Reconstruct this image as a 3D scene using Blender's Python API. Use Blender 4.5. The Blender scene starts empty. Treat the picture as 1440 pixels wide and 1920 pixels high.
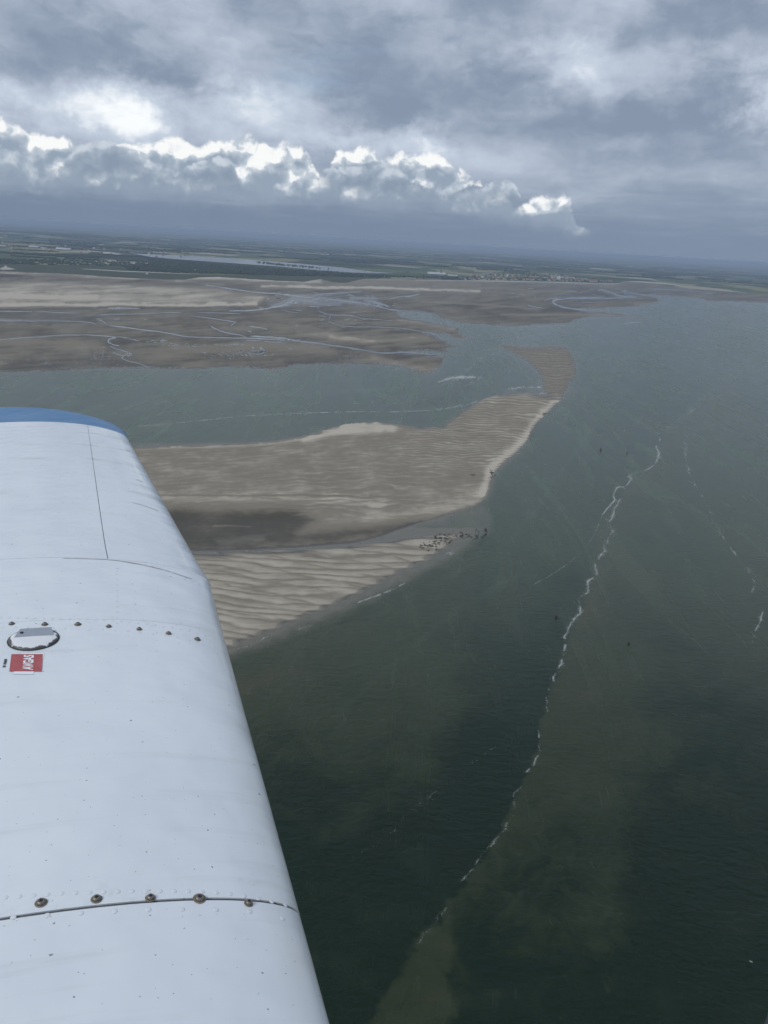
import bpy, bmesh, math, random
import numpy as np
from mathutils import Vector, Matrix

random.seed(7)
RNG = np.random.default_rng(11)
SC = bpy.context.scene
COL = SC.collection
R = math.radians

# ------------------------------------------------------------------ camera
ALT = 300.0                      # height of the aircraft above the sea, metres
FPX = 1442.0                     # focal length in pixels of the 1440 x 1920 photograph
ROLL = math.atan2(83.0, 1440.0)
PITCH = math.atan((960.0 - 451.5) * math.cos(ROLL) / FPX)
FWD = np.array([0.0, math.cos(PITCH), -math.sin(PITCH)])
_rt = np.array([1.0, 0.0, 0.0]); _up = np.cross(_rt, FWD)
RGT = math.cos(ROLL) * _rt + math.sin(ROLL) * _up
UPV = -math.sin(ROLL) * _rt + math.cos(ROLL) * _up
EYE = np.array([0.0, 0.0, ALT])

cam = bpy.data.cameras.new('camera')
cam.sensor_fit = 'VERTICAL'; cam.sensor_height = 24.0; cam.lens = 24.0 * FPX / 1920.0
cam.clip_start = 0.05; cam.clip_end = 400000.0
camo = bpy.data.objects.new('camera', cam); COL.objects.link(camo)
M = Matrix.Identity(4)
for i in range(3):
    M[i][0], M[i][1], M[i][2], M[i][3] = RGT[i], UPV[i], -FWD[i], EYE[i]
camo.matrix_world = M
SC.camera = camo

# ------------------------------------------------------------------ render and exposure
SC.render.engine = 'CYCLES'
SC.cycles.use_denoising = True
SC.cycles.use_adaptive_sampling = True; SC.cycles.adaptive_threshold = 0.02; SC.cycles.adaptive_min_samples = 16
SC.cycles.max_bounces = 3; SC.cycles.diffuse_bounces = 1; SC.cycles.glossy_bounces = 2
SC.cycles.volume_bounces = 0; SC.cycles.transparent_max_bounces = 8
SC.view_settings.view_transform = 'Standard'; SC.view_settings.look = 'None'
SC.view_settings.exposure = 0.25; SC.view_settings.gamma = 1.0
SC.view_settings.use_curve_mapping = False

# ------------------------------------------------------------------ sun
SUN_AZ, SUN_EL = R(-125.0), R(46.0)         # azimuth from the view direction, clockwise positive
sdir = Vector((math.sin(SUN_AZ) * math.cos(SUN_EL), math.cos(SUN_AZ) * math.cos(SUN_EL), math.sin(SUN_EL)))
sun = bpy.data.lights.new('sun', 'SUN'); sun.energy = 1.25; sun.angle = R(11.0); sun.color = (1.0, 0.975, 0.94)
suno = bpy.data.objects.new('sun', sun); COL.objects.link(suno)
suno.rotation_euler = sdir.to_track_quat('Z', 'Y').to_euler()
suno.location = (0, 0, 2000)

# ------------------------------------------------------------------ node helpers
class NT:
    """Tiny expression builder over a shader node tree."""
    def __init__(s, tree):
        s.t = tree
        tree.nodes.clear()
    def n(s, typ, **kw):
        nd = s.t.nodes.new(typ)
        for k, v in kw.items(): setattr(nd, k, v)
        return nd
    def put(s, sock, v):
        if isinstance(v, E_): s.t.links.new(v.o, sock)
        elif hasattr(v, 'is_output'): s.t.links.new(v, sock)
        elif v is not None: sock.default_value = v
    def m(s, op, a, b=None, c=None, clamp=False):
        nd = s.n('ShaderNodeMath', operation=op, use_clamp=clamp)
        s.put(nd.inputs[0], a)
        if b is not None: s.put(nd.inputs[1], b)
        if c is not None: s.put(nd.inputs[2], c)
        return E_(s, nd.outputs[0])
    def vec(s, x, y, z=0.0):
        nd = s.n('ShaderNodeCombineXYZ')
        for i, v in enumerate((x, y, z)): s.put(nd.inputs[i], v)
        return E_(s, nd.outputs[0])
    def vm(s, op, a, b=None, scale=None):
        nd = s.n('ShaderNodeVectorMath', operation=op)
        s.put(nd.inputs[0], a)
        if b is not None: s.put(nd.inputs[1], b)
        if scale is not None: s.put(nd.inputs['Scale'], scale)
        return E_(s, nd.outputs[0])
    def noise(s, v, scale, detail=4.0, rough=0.55, dist=0.0, lac=2.0, color=False, typ='FBM', dims='2D'):
        nd = s.n('ShaderNodeTexNoise', noise_dimensions=dims, noise_type=typ)
        s.put(nd.inputs['Vector'], v); nd.inputs['Scale'].default_value = scale
        nd.inputs['Detail'].default_value = detail; nd.inputs['Roughness'].default_value = rough
        nd.inputs['Distortion'].default_value = dist; nd.inputs['Lacunarity'].default_value = lac
        return E_(s, nd.outputs['Color' if color else 'Fac'])
    def vor(s, v, scale, feature='F1', detail=0.0, rough=0.5, smooth=0.5, out='Distance', rnd=1.0, dims='2D'):
        nd = s.n('ShaderNodeTexVoronoi', feature=feature, voronoi_dimensions=dims)
        s.put(nd.inputs['Vector'], v); nd.inputs['Scale'].default_value = scale
        if 'Detail' in nd.inputs: nd.inputs['Detail'].default_value = detail; nd.inputs['Roughness'].default_value = rough
        if feature == 'SMOOTH_F1': nd.inputs['Smoothness'].default_value = smooth
        nd.inputs['Randomness'].default_value = rnd
        return E_(s, nd.outputs[out])
    def ss(s, x, a, b):
        nd = s.n('ShaderNodeMapRange', interpolation_type='SMOOTHSTEP')
        s.put(nd.inputs['Value'], x); s.put(nd.inputs['From Min'], a); s.put(nd.inputs['From Max'], b)
        return E_(s, nd.outputs[0])
    def mix(s, f, a, b):
        nd = s.n('ShaderNodeMix', data_type='RGBA')
        s.put(nd.inputs[0], f)
        for k, v in ((6, a), (7, b)):
            if isinstance(v, (tuple, list)): v = tuple(v) + (1.0,) if len(v) == 3 else v
            s.put(nd.inputs[k], v)
        return E_(s, nd.outputs[2])
    def curve(s, x, pts, lo, hi, vlo, vhi):
        nd = s.n('ShaderNodeFloatCurve')
        s.put(nd.inputs['Value'], s.m('DIVIDE', s.m('SUBTRACT', x, lo), hi - lo, clamp=True))
        c = nd.mapping.curves[0]
        P = [((a - lo) / (hi - lo), (b - vlo) / (vhi - vlo)) for a, b in pts]
        P = sorted(P)
        c.points[0].location = P[0]; c.points[1].location = P[-1]
        for p in P[1:-1]: c.points.new(*p)
        for p in c.points: p.handle_type = 'AUTO_CLAMPED'
        nd.mapping.update()
        return E_(s, nd.outputs[0]) * (vhi - vlo) + vlo
    def attr(s, name, out='Fac'):
        nd = s.n('ShaderNodeAttribute', attribute_name=name)
        return E_(s, nd.outputs[out])
class E_:
    def __init__(s, t, o): s.t, s.o = t, o
    def __add__(s, b): return s.t.m('ADD', s, b)
    __radd__ = __add__
    def __sub__(s, b): return s.t.m('SUBTRACT', s, b)
    def __rsub__(s, b): return s.t.m('SUBTRACT', b, s)
    def __mul__(s, b): return s.t.m('MULTIPLY', s, b)
    __rmul__ = __mul__
    def __truediv__(s, b): return s.t.m('DIVIDE', s, b)
    def __pow__(s, b): return s.t.m('POWER', s, b)
    def clamp(s): return s.t.m('ADD', s, 0.0, clamp=True)

def ray(x, y):
    v = np.multiply.outer((np.asarray(x, float) - 720.0) / FPX, RGT) - np.multiply.outer((np.asarray(y, float) - 960.0) / FPX, UPV) + FWD
    return v / np.linalg.norm(v, axis=-1, keepdims=True)
def azel(x, y):
    v = ray(x, y); return math.degrees(math.atan2(v[0], v[1])), math.degrees(math.asin(v[2]))
def ground(x, y, z=0.0):
    v = ray(x, y); t = (z - ALT) / v[..., 2]
    return EYE + v * t[..., None]
def survey(P):
    """plan position -> position on the survey sheet (photograph's own pixel grid on the sea plane)"""
    d = P - EYE
    w = d @ FWD
    return 720.0 + FPX * (d @ RGT) / w, 960.0 - FPX * (d @ UPV) / w

# ------------------------------------------------------------------ sky: overcast layers, a cumulus bank low over the land
world = bpy.data.worlds.new('World'); SC.world = world; world.use_nodes = True
def build_sky():
    N = NT(world.node_tree)
    geo = N.n('ShaderNodeTexCoord')
    D = E_(N, geo.outputs['Generated'])
    sep = N.n('ShaderNodeSeparateXYZ'); N.put(sep.inputs[0], D)
    x, y, z = (E_(N, o) for o in sep.outputs)
    az = N.m('ARCTAN2', x, y) * 57.29578
    el = N.m('ARCSINE', z) * 57.29578
    sky = N.n('ShaderNodeTexSky', sky_type='NISHITA')
    sky.sun_disc = False; sky.sun_elevation = SUN_EL; sky.sun_rotation = SUN_AZ
    base = N.vm('SCALE', E_(N, sky.outputs[0]), scale=0.10)
    # --- upper layers on a flat deck seen in perspective
    zz = N.m('MAXIMUM', z, 0.0) + 0.055
    px_, py_ = x / zz, y / zz
    P = N.vec(px_, py_, 3.7)
    warp = N.noise(P, 0.5, 2, 0.5, color=True)
    Pw = N.vm('ADD', P, N.vm('SCALE', N.vm('SUBTRACT', warp, (0.5, 0.5, 0.5)), scale=1.1))
    big = N.noise(Pw, 0.33, 4, 0.55)
    Pw2 = N.vm('MULTIPLY', Pw, (1.0, 0.75, 1.0))
    mid = N.noise(Pw2, 1.15, 4, 0.6)
    A0 = N.vec(az, el, 0.0)
    A = N.vm('ADD', A0, N.vm('MULTIPLY', N.vm('SUBTRACT', N.noise(A0, 0.28, 5, 0.62, color=True), (0.5, 0.5, 0.5)), (9.0, 4.2, 0.0)))
    def blob(px, py, rx, ry, amt):
        a, e = azel(px, py)
        d = N.vm('MULTIPLY', N.vm('SUBTRACT', A, (a, e, 0.0)), (25.2 / rx, 25.2 / ry, 0.0))
        nd = N.n('ShaderNodeVectorMath', operation='DOT_PRODUCT'); N.put(nd.inputs[0], d); N.put(nd.inputs[1], d)
        return N.m('EXPONENT', E_(N, nd.outputs['Value']) * -1.0) * amt
    B = N.vec(az * 0.62 + 5.0, el * 1.25 + 2.0)
    Bw = N.vm('ADD', B, N.vm('SCALE', N.vm('SUBTRACT', N.noise(B, 0.30, 4, 0.6, color=True), (0.5, 0.5, 0.5)), scale=2.2))
    lump = N.noise(Bw, 0.19, 7, 0.55)
    tuft = N.noise(N.vm('ADD', Bw, (31.0, 7.0, 0.0)), 0.62, 5, 0.55)
    v = (big - 0.5) * 0.75 + (mid - 0.5) * 0.45 + (lump - 0.5) * 1.9 + (tuft - 0.5) * 0.42
    bl = None
    for b in SKY_BLOBS: bl = blob(*b) if bl is None else bl + blob(*b)
    v = v + bl * (0.45 + 1.1 * lump)
    v = v * (0.40 + 0.60 * N.ss(el, 0.5, 8.0))
    rag = N.ss(N.noise(N.vm('ADD', Bw, (3.0, 57.0, 0.0)), 0.24, 7, 0.56), 0.50, 0.70) * N.ss(el, 4.5, 9.0)      # ragged darker scud in front
    v = v - rag * 0.32
    lum = N.ss(v, -0.75, 0.85)
    c = N.mix(lum, (0.205, 0.256, 0.345), (0.485, 0.546, 0.640))
    c = N.mix(N.ss(v, 0.50, 1.25), c, (0.80, 0.83, 0.85))
    # thin gaps let the clear sky through
    gap = N.ss(N.noise(Pw, 0.55, 4, 0.6), 0.60, 0.78) * 0.45 * N.ss(el, 4.0, 10.0)
    c = N.mix(gap, c, base)
    # low slate veil of rain towards the horizon
    veil = 1.0 - N.ss(el + (mid - 0.5) * 2.0, 0.8, 5.5)
    vcol = N.mix(N.ss(az, -5.0, 20.0), (0.150, 0.200, 0.282), (0.168, 0.220, 0.305))
    c = N.mix(veil * 0.92, c, vcol)
    # --- cumulus bank, several depths of cloud
    def bank(top, base_, seed, hue, soft, az_lo, az_hi, sc, lift, back, lobe=1.15, gain=1.5, bias=0.44):
        tp = [azel(*p) for p in top]; bp = [azel(*p) for p in base_]
        q = N.vec(az + seed * 7.3, el * 1.15 + seed)
        qw = N.vm('ADD', q, N.vm('SCALE', N.vm('SUBTRACT', N.noise(q, 0.9 * sc, 3, 0.55, color=True), (0.5, 0.5, 0.5)), scale=0.75 / sc))
        def lobes(vv):
            d = N.vor(vv, 0.50 * sc, 'SMOOTH_F1', detail=3.0, rough=0.46, smooth=0.28)
            return 1.0 - d
        L = lobes(qw)
        Ls = lobes(N.vm('ADD', qw, (-0.22 / sc, 0.50 / sc, 0.0)))
        fine = N.noise(qw, 3.2 * sc, 5, 0.6)
        tc = N.curve(az, tp, -32.0, 32.0, -2.0, 12.0)
        bc = N.curve(az, bp, -32.0, 32.0, -2.0, 12.0)
        t = tc - el + (L - 0.60) * lobe / sc + (fine - 0.5) * 0.45 / sc
        a = N.ss(t, 0.0, soft)
        bb = el - bc + (N.noise(q, 0.6, 4, 0.55) - 0.5) * 1.3
        a = a * N.ss(bb, -0.8, 0.75) * N.ss(az, az_lo - 0.8, az_lo + 0.8) * (1.0 - N.ss(az, az_hi - 1.6, az_hi + 0.6))
        span = N.m('MAXIMUM', tc - bc, 0.6)
        hgt = ((el - bc) / span).clamp()
        lit = (L - Ls) * gain + bias + (hgt - 0.60) * lift + (fine - 0.5) * 0.30 + N.ss(t, 0.9, 0.0) * 0.14
        lit = N.ss(lit, -0.05, 1.05)
        cc = N.mix(lit, hue[0], hue[1])
        cc = N.mix(N.ss(lit, 0.62, 1.0) * back, cc, hue[2])
        return a, cc
    bg = N.n('ShaderNodeBackground'); N.put(bg.inputs['Color'], c); bg.inputs['Strength'].default_value = 1.0
    for kw in SKY_BANKS:
        a, cc = bank(**kw)
        c = N.mix(a, c, cc)
    bg2 = N.n('ShaderNodeBackground'); N.put(bg2.inputs['Color'], c); bg2.inputs['Strength'].default_value = 1.0
    low = N.m('LESS_THAN', el, 9.2) * N.m('GREATER_THAN', el, -0.4)       # the bank stays under 9 degrees
    ms = N.n('ShaderNodeMixShader'); N.put(ms.inputs[0], low)
    N.t.links.new(bg.outputs[0], ms.inputs[1]); N.t.links.new(bg2.outputs[0], ms.inputs[2])
    # overhead the same deck goes on, seen from below without the low bank
    vh = (big - 0.5) * 1.9 + (mid - 0.5) * 0.8
    ch = N.mix(N.ss(vh, -0.75, 0.85), (0.205, 0.256, 0.345), (0.485, 0.546, 0.640))
    ch = N.mix(gap, ch, base)
    bg3 = N.n('ShaderNodeBackground'); N.put(bg3.inputs['Color'], ch); bg3.inputs['Strength'].default_value = 1.0
    m2 = N.n('ShaderNodeMixShader'); N.put(m2.inputs[0], N.ss(el, 24.0, 32.0))
    N.t.links.new(ms.outputs[0], m2.inputs[1]); N.t.links.new(bg3.outputs[0], m2.inputs[2])
    out = N.n('ShaderNodeOutputWorld'); N.t.links.new(m2.outputs[0], out.inputs[0])
SKY_BLOBS = [  # photo x, y, half widths, amount
    (420, 185, 330, 40, 0.55), (205, 218, 120, 40, 0.78), (60, 195, 160, 45, 0.25), (300, 128, 300, 34, -0.45), (60, 30, 120, 30, -0.1),
    (700, 268, 150, 26, 0.9), (820, 215, 170, 60, -0.40), (640, 90, 170, 60, -0.12), (1010, 110, 120, 60, 0.34), (1085, 135, 60, 26, 0.15),
    (1270, 160, 190, 40, 0.30), (1430, 180, 50, 34, 0.75), (1240, 225, 160, 34, -0.42), (1300, 45, 220, 26, -0.30), (920, 10, 60, 30, -0.3),
    (1010, 345, 140, 40, 0.20), (1290, 360, 260, 80, -0.35), (1200, 255, 60, 16, 0.25), (500, 20, 200, 25, -0.2), (180, 75, 150, 26, 0.15)]
_TOP = [(-300, 205), (-60, 216), (0, 210), (45, 216), (90, 240), (130, 246), (180, 248), (260, 250), (330, 238), (375, 266), (415, 248), (462, 228), (505, 240), (560, 270), (588, 288), (602, 312), (618, 298),
        (640, 276), (700, 268), (740, 282), (785, 276), (830, 286), (870, 304), (895, 330), (945, 352), (985, 366), (1010, 350), (1050, 354), (1080, 386), (1100, 424), (1500, 500)]
_BAS = [(-300, 332), (-60, 348), (0, 348), (200, 356), (450, 372), (590, 374), (830, 384), (960, 408), (1040, 424), (1110, 432), (1500, 484)]
_GREY = ((0.215, 0.272, 0.350), (0.36, 0.42, 0.50), (0.58, 0.63, 0.685))
SKY_BANKS = [
    dict(top=_TOP, base_=_BAS, seed=3.0, hue=((0.255, 0.315, 0.395), (0.56, 0.615, 0.67), (0.80, 0.81, 0.81)), soft=0.46, az_lo=-400, az_hi=13.6, sc=0.78, lift=1.2, back=1.0, lobe=0.9, bias=0.58),
    dict(top=[(-60, 296), (0, 302), (60, 310), (105, 292), (150, 264), (200, 248), (240, 252), (262, 272), (290, 296), (330, 308), (365, 300), (400, 282), (430, 288), (446, 318), (480, 352), (590, 372), (1500, 490)],
         base_=[(-60, 322), (0, 326), (200, 334), (450, 354), (590, 356), (1500, 480)], seed=9.4, hue=_GREY, soft=0.34, az_lo=-400, az_hi=-4.4, sc=0.75, lift=0.6, back=0.6, lobe=0.7, gain=1.0),
    dict(top=[(-60, 490), (560, 380), (590, 332), (612, 306), (640, 302), (665, 302), (705, 288), (735, 294), (755, 316), (785, 332), (815, 338), (835, 350), (860, 340), (890, 326), (925, 324), (955, 332), (972, 356), (990, 390), (1040, 440), (1500, 500)],
         base_=[(-60, 364), (590, 356), (830, 368), (960, 384), (1100, 424), (1500, 480)], seed=14.2, hue=_GREY, soft=0.30, az_lo=-5.6, az_hi=10.6, sc=0.9, lift=0.6, back=0.5, lobe=0.6, gain=1.0)]
build_sky()
world.cycles.sampling_method = 'MANUAL'; world.cycles.sample_map_resolution = 256

# ------------------------------------------------------------------ general helpers
def mesh_obj(name, V, Fc, mat, parent=None, smooth=True):
    me = bpy.data.meshes.new(name)
    V = np.asarray(V, float)
    if isinstance(Fc, np.ndarray):
        me.vertices.add(len(V)); me.vertices.foreach_set('co', V.astype(np.float32).ravel())
        k = Fc.shape[1]
        me.loops.add(Fc.size); me.loops.foreach_set('vertex_index', Fc.astype(np.int32).ravel())
        me.polygons.add(len(Fc)); me.polygons.foreach_set('loop_start', np.arange(0, Fc.size, k, dtype=np.int32))
        me.update(calc_edges=True)
    else:
        me.from_pydata([tuple(v) for v in V], [], Fc); me.update()
    if smooth: me.polygons.foreach_set('use_smooth', np.ones(len(me.polygons), bool))
    for mm in (mat if isinstance(mat, (list, tuple)) else [mat]): me.materials.append(mm)
    o = bpy.data.objects.new(name, me); COL.objects.link(o)
    if parent is not None: o.parent = parent
    return o
def bm_obj(name, bm, mat, parent=None, smooth=True):
    me = bpy.data.meshes.new(name); bm.to_mesh(me); bm.free()
    if smooth: me.polygons.foreach_set('use_smooth', np.ones(len(me.polygons), bool))
    for mm in (mat if isinstance(mat, (list, tuple)) else [mat]): me.materials.append(mm)
    o = bpy.data.objects.new(name, me); COL.objects.link(o)
    if parent is not None: o.parent = parent
    return o
def fattr(o, name, vals):
    a = o.data.attributes.new(name, 'FLOAT', 'POINT'); a.data.foreach_set('value', np.asarray(vals, np.float32).ravel())
def tag(o, label=None, cat=None, group=None, kind=None):
    if label: o['label'] = label
    if cat: o['category'] = cat
    if group: o['group'] = group
    if kind: o['kind'] = kind
    return o
def material(name):
    m = bpy.data.materials.new(name); m.use_nodes = True
    N = NT(m.node_tree)
    b = N.n('ShaderNodeBsdfPrincipled'); o = N.n('ShaderNodeOutputMaterial')
    m.node_tree.links.new(b.outputs[0], o.inputs[0])
    return m, N, b
def plain(name, col, rough=0.6, var=0.0, scale=3.0, metal=0.0):
    m, N, b = material(name)
    b.inputs['Roughness'].default_value = rough; b.inputs['Metallic'].default_value = metal
    if var:
        tc = N.n('ShaderNodeTexCoord')
        f = N.noise(E_(N, tc.outputs['Object']), scale, 4, 0.6)
        N.put(b.inputs['Base Color'], N.mix(f, tuple(c * (1 - var) for c in col), tuple(min(1, c * (1 + var)) for c in col)))
    else:
        b.inputs['Base Color'].default_value = (*col, 1)
    return m
def bump(N, b, h, strength, dist):
    nd = N.n('ShaderNodeBump'); nd.inputs['Strength'].default_value = strength; nd.inputs['Distance'].default_value = dist
    N.put(nd.inputs['Height'], h); N.t.links.new(nd.outputs[0], b.inputs['Normal'])

# numpy noise
_perm = RNG.permutation(512); _perm = np.concatenate([_perm, _perm])
_ga = RNG.uniform(0, 2 * math.pi, 1024); _gx, _gy = np.cos(_ga), np.sin(_ga)
def perlin(x, y):
    xi = np.floor(x).astype(int); yi = np.floor(y).astype(int)
    xf = x - xi; yf = y - yi
    u = xf * xf * xf * (xf * (xf * 6 - 15) + 10); v = yf * yf * yf * (yf * (yf * 6 - 15) + 10)
    def g(ix, iy, dx, dy):
        h = _perm[(_perm[ix & 511] + iy) & 511]
        return _gx[h] * dx + _gy[h] * dy
    a = g(xi, yi, xf, yf); b = g(xi + 1, yi, xf - 1, yf); c = g(xi, yi + 1, xf, yf - 1); d = g(xi + 1, yi + 1, xf - 1, yf - 1)
    return (a + u * (b - a)) + v * ((c + u * (d - c)) - (a + u * (b - a)))
def fbm(x, y, oct=4, gain=0.5):
    s = 0; a = 1.0; t = 0
    for k in range(oct):
        s = s + a * perlin(x + 17.3 * k, y + 9.1 * k); t += a; a *= gain; x = x * 2.03; y = y * 2.03
    return s / t * 1.6
def sstep(x, a, b):
    t = np.clip((x - a) / (b - a), 0, 1); return t * t * (3 - 2 * t)
def sdf_line(X, Y, pts, closed=False):
    """distance to a polyline, and parameter along it"""
    pts = [np.array(p, float) for p in pts]
    if closed: pts = pts + [pts[0]]
    best = np.full(X.shape, 1e9); par = np.zeros(X.shape)
    for i in range(len(pts) - 1):
        a, b = pts[i], pts[i + 1]; d = b - a
        t = np.clip(((X - a[0]) * d[0] + (Y - a[1]) * d[1]) / max(d @ d, 1e-9), 0, 1)
        q = np.hypot(X - a[0] - t * d[0], Y - a[1] - t * d[1])
        k = q < best; best = np.where(k, q, best); par = np.where(k, i + t, par)
    return best, par / max(1, len(pts) - 1)
def sdf_poly(X, Y, pts):
    """signed distance, positive inside"""
    d, _ = sdf_line(X, Y, pts, True)
    ins = np.zeros(X.shape, bool); n = len(pts)
    for i in range(n):
        x0, y0 = pts[i]; x1, y1 = pts[(i + 1) % n]
        if y0 == y1: continue
        c = ((y0 > Y) != (y1 > Y)) & (X < (x1 - x0) * (Y - y0) / (y1 - y0) + x0)
        ins ^= c
    return np.where(ins, d, -d)
def sector(az0, az1, dep0, dep1, nc, nr):
    """a ground grid, finer close by: azimuths in degrees, depression angles from far (dep0) to near (dep1)"""
    a = np.radians(np.linspace(az0, az1, nc)); d = np.radians(np.linspace(dep0, dep1, nr))
    r = ALT / np.tan(d)
    Rr, A = np.meshgrid(r, a, indexing='ij')
    X = Rr * np.sin(A); Y = Rr * np.cos(A)
    idx = np.arange(nr * nc).reshape(nr, nc)
    Fc = np.stack([idx[1:, :-1], idx[1:, 1:], idx[:-1, 1:], idx[:-1, :-1]], -1).reshape(-1, 4)
    return X.ravel(), Y.ravel(), Fc
def smooth_path(pts, per=6):
    P = [np.array(p, float) for p in pts]; out = []
    for i in range(len(P) - 1):
        p0 = P[max(i - 1, 0)]; p1 = P[i]; p2 = P[i + 1]; p3 = P[min(i + 2, len(P) - 1)]
        for k in range(per):
            t = k / per
            out.append(0.5 * ((2 * p1) + (-p0 + p2) * t + (2 * p0 - 5 * p1 + 4 * p2 - p3) * t * t + (-p0 + 3 * p1 - 3 * p2 + p3) * t ** 3))
    out.append(P[-1]); return np.array(out)

# ------------------------------------------------------------------ the bay, surveyed outlines
BANK = [(-400, 850), (-100, 846), (120, 842), (255, 838), (330, 836), (420, 832), (500, 828), (560, 820), (610, 806), (650, 795), (700, 792), (745, 796), (790, 802), (832, 801), (844, 789), (870, 771),
        (900, 752), (925, 743), (955, 738), (990, 737), (1020, 743), (1042, 748), (1058, 746), (1042, 757), (1022, 778), (1006, 792), (996, 808), (990, 824), (968, 848), (944, 868), (930, 882),
        (923, 897), (918, 915), (911, 932), (893, 946), (868, 956), (842, 964), (800, 976), (750, 992), (712, 1006), (660, 1018), (560, 1026), (440, 1032), (300, 1034), (-400, 1040)]
LOBE = [(-400, 1050), (200, 1044), (370, 1042), (450, 1038), (560, 1034), (650, 1027), (720, 1018), (780, 1010), (830, 1004), (868, 1002), (845, 1014), (838, 1022), (822, 1033), (800, 1044), (780, 1054), (760, 1064),
        (728, 1080), (695, 1097), (650, 1119), (600, 1139), (560, 1156), (520, 1172), (480, 1189), (430, 1206), (380, 1226), (200, 1290), (-400, 1480)]
SPIT = [(938, 648), (960, 650), (1000, 652), (1030, 651), (1058, 650), (1068, 660), (1074, 672), (1080, 686), (1079, 700), (1068, 717), (1058, 733), (1052, 747), (1030, 748), (1018, 726), (1018, 706), (1008, 692), (990, 676), (965, 662)]
FLAT = [(-600, 700), (0, 698), (60, 697), (120, 694), (180, 691), (270, 691), (330, 692), (380, 690), (420, 688), (470, 690), (520, 693), (550, 686), (600, 682), (650, 683), (700, 682), (740, 685), (770, 692),
        (800, 700), (818, 694), (828, 684), (830, 676), (828, 672), (790, 664), (750, 660), (800, 657), (845, 661), (832, 654), (862, 650), (838, 645), (836, 639), (820, 632), (800, 624), (835, 626), (850, 636), (893, 637), (872, 630),
        (858, 622), (862, 617), (835, 611), (800, 603), (770, 599), (748, 592), (745, 586), (775, 583), (812, 588), (830, 598), (852, 603), (905, 608), (960, 611), (1020, 608), (1067, 605), (1082, 598), (1120, 592), (1160, 594), (1222, 598),
        (1195, 594), (1150, 588), (1110, 584), (1090, 580), (1140, 577), (1195, 574), (1247, 567), (1235, 562), (1250, 556), (1313, 559), (1330, 565), (1360, 566), (1440, 568), (1700, 585), (1900, 570), (1900, 490), (1440, 470), (0, 400), (-600, 380)]
COAST = [(-700, 480), (-200, 500), (0, 507), (60, 511), (110, 512), (160, 515), (220, 520), (300, 523), (345, 524), (372, 520), (410, 519), (470, 523), (540, 527), (572, 528), (600, 523), (625, 529), (648, 530), (680, 523), (720, 522), (780, 524), (850, 526), (950, 527),
         (1050, 529), (1130, 531), (1158, 531), (1170, 527), (1200, 528), (1235, 533), (1300, 541), (1380, 548), (1440, 551), (1700, 566), (2000, 590), (2000, 300), (-700, 300)]

CHANNELS = [  # survey path, half height of the water strip along it
    ([(-40, 640), (0, 637), (50, 633), (110, 629), (160, 628), (220, 632)], 1.1), ([(220, 632), (206, 636), (203, 641), (212, 646), (224, 649)], 1.6), ([(220, 631), (240, 634), (262, 640)], 1.0),
    ([(205, 648), (215, 653), (228, 657), (240, 661), (232, 668), (228, 671), (240, 677), (258, 681), (270, 685), (275, 690)], 1.1), ([(212, 660), (220, 664), (232, 667)], 1.4), ([(240, 661), (246, 665), (238, 668)], 2.0),
    ([(-40, 600), (0, 601), (40, 602), (100, 602), (150, 603), (172, 605), (180, 609)], 0.8), ([(185, 600), (194, 603), (200, 608)], 0.8), ([(206, 611), (230, 613), (262, 618), (300, 622), (350, 631), (400, 633), (460, 634), (500, 636), (540, 638)], 1.3),
    ([(395, 611), (405, 617), (425, 624), (450, 628), (462, 633)], 1.2), ([(360, 592), (395, 597), (425, 601), (441, 604), (436, 608), (433, 611)], 1.0), ([(470, 630), (500, 632), (530, 634), (555, 639), (590, 643), (640, 650), (690, 658), (720, 662), (760, 661), (820, 666)], 1.9),
    ([(460, 638), (500, 640), (530, 643)], 0.8), ([(466, 612), (485, 614), (503, 618)], 0.9), ([(464, 621), (473, 622)], 1.2), ([(-40, 584), (40, 584), (90, 585), (145, 587)], 0.8), ([(190, 589), (240, 589), (300, 587)], 0.6), ([(300, 586), (340, 586)], 0.8), ([(370, 586), (420, 587), (450, 589)], 0.7),
    ([(430, 583), (470, 582), (490, 580), (510, 577), (530, 572), (552, 562)], 1.4), ([(380, 534), (410, 538), (450, 544), (480, 548), (520, 551), (560, 556), (600, 560), (650, 565), (700, 572), (730, 580), (760, 584)], 1.2), ([(588, 556), (600, 552), (640, 549), (680, 547)], 0.8),
    ([(730, 562), (745, 557), (765, 555), (780, 553), (786, 552)], 1.0), ([(660, 559), (690, 559), (730, 561)], 0.6), ([(690, 563), (715, 570), (728, 574)], 1.5), ([(595, 582), (620, 590), (660, 592), (680, 597), (735, 601)], 0.8), ([(615, 601), (625, 607), (650, 612), (690, 613), (730, 614), (770, 618), (800, 624)], 0.7),
    ([(620, 590), (617, 600)], 0.8), ([(530, 581), (545, 585), (560, 586)], 0.6), ([(790, 624), (808, 625), (822, 632), (836, 641)], 1.3), ([(1128, 558), (1060, 560), (1040, 563), (1038, 568), (1052, 575), (1075, 579), (1105, 583)], 2.0), ([(1108, 561), (1150, 559), (1180, 558)], 0.6), ([(1060, 560), (1046, 559), (1025, 562), (1022, 564)], 0.7),
    ([(990, 572), (1000, 575), (1022, 578)], 0.8), ([(1128, 543), (1136, 546), (1150, 550), (1160, 555), (1190, 557)], 1.2), ([(1090, 568), (1120, 567)], 0.6), ([(1180, 549), (1220, 555), (1250, 557)], 0.8), ([(1215, 540), (1270, 544), (1330, 548)], 0.7), ([(1170, 545), (1175, 549)], 1.2)]
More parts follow.
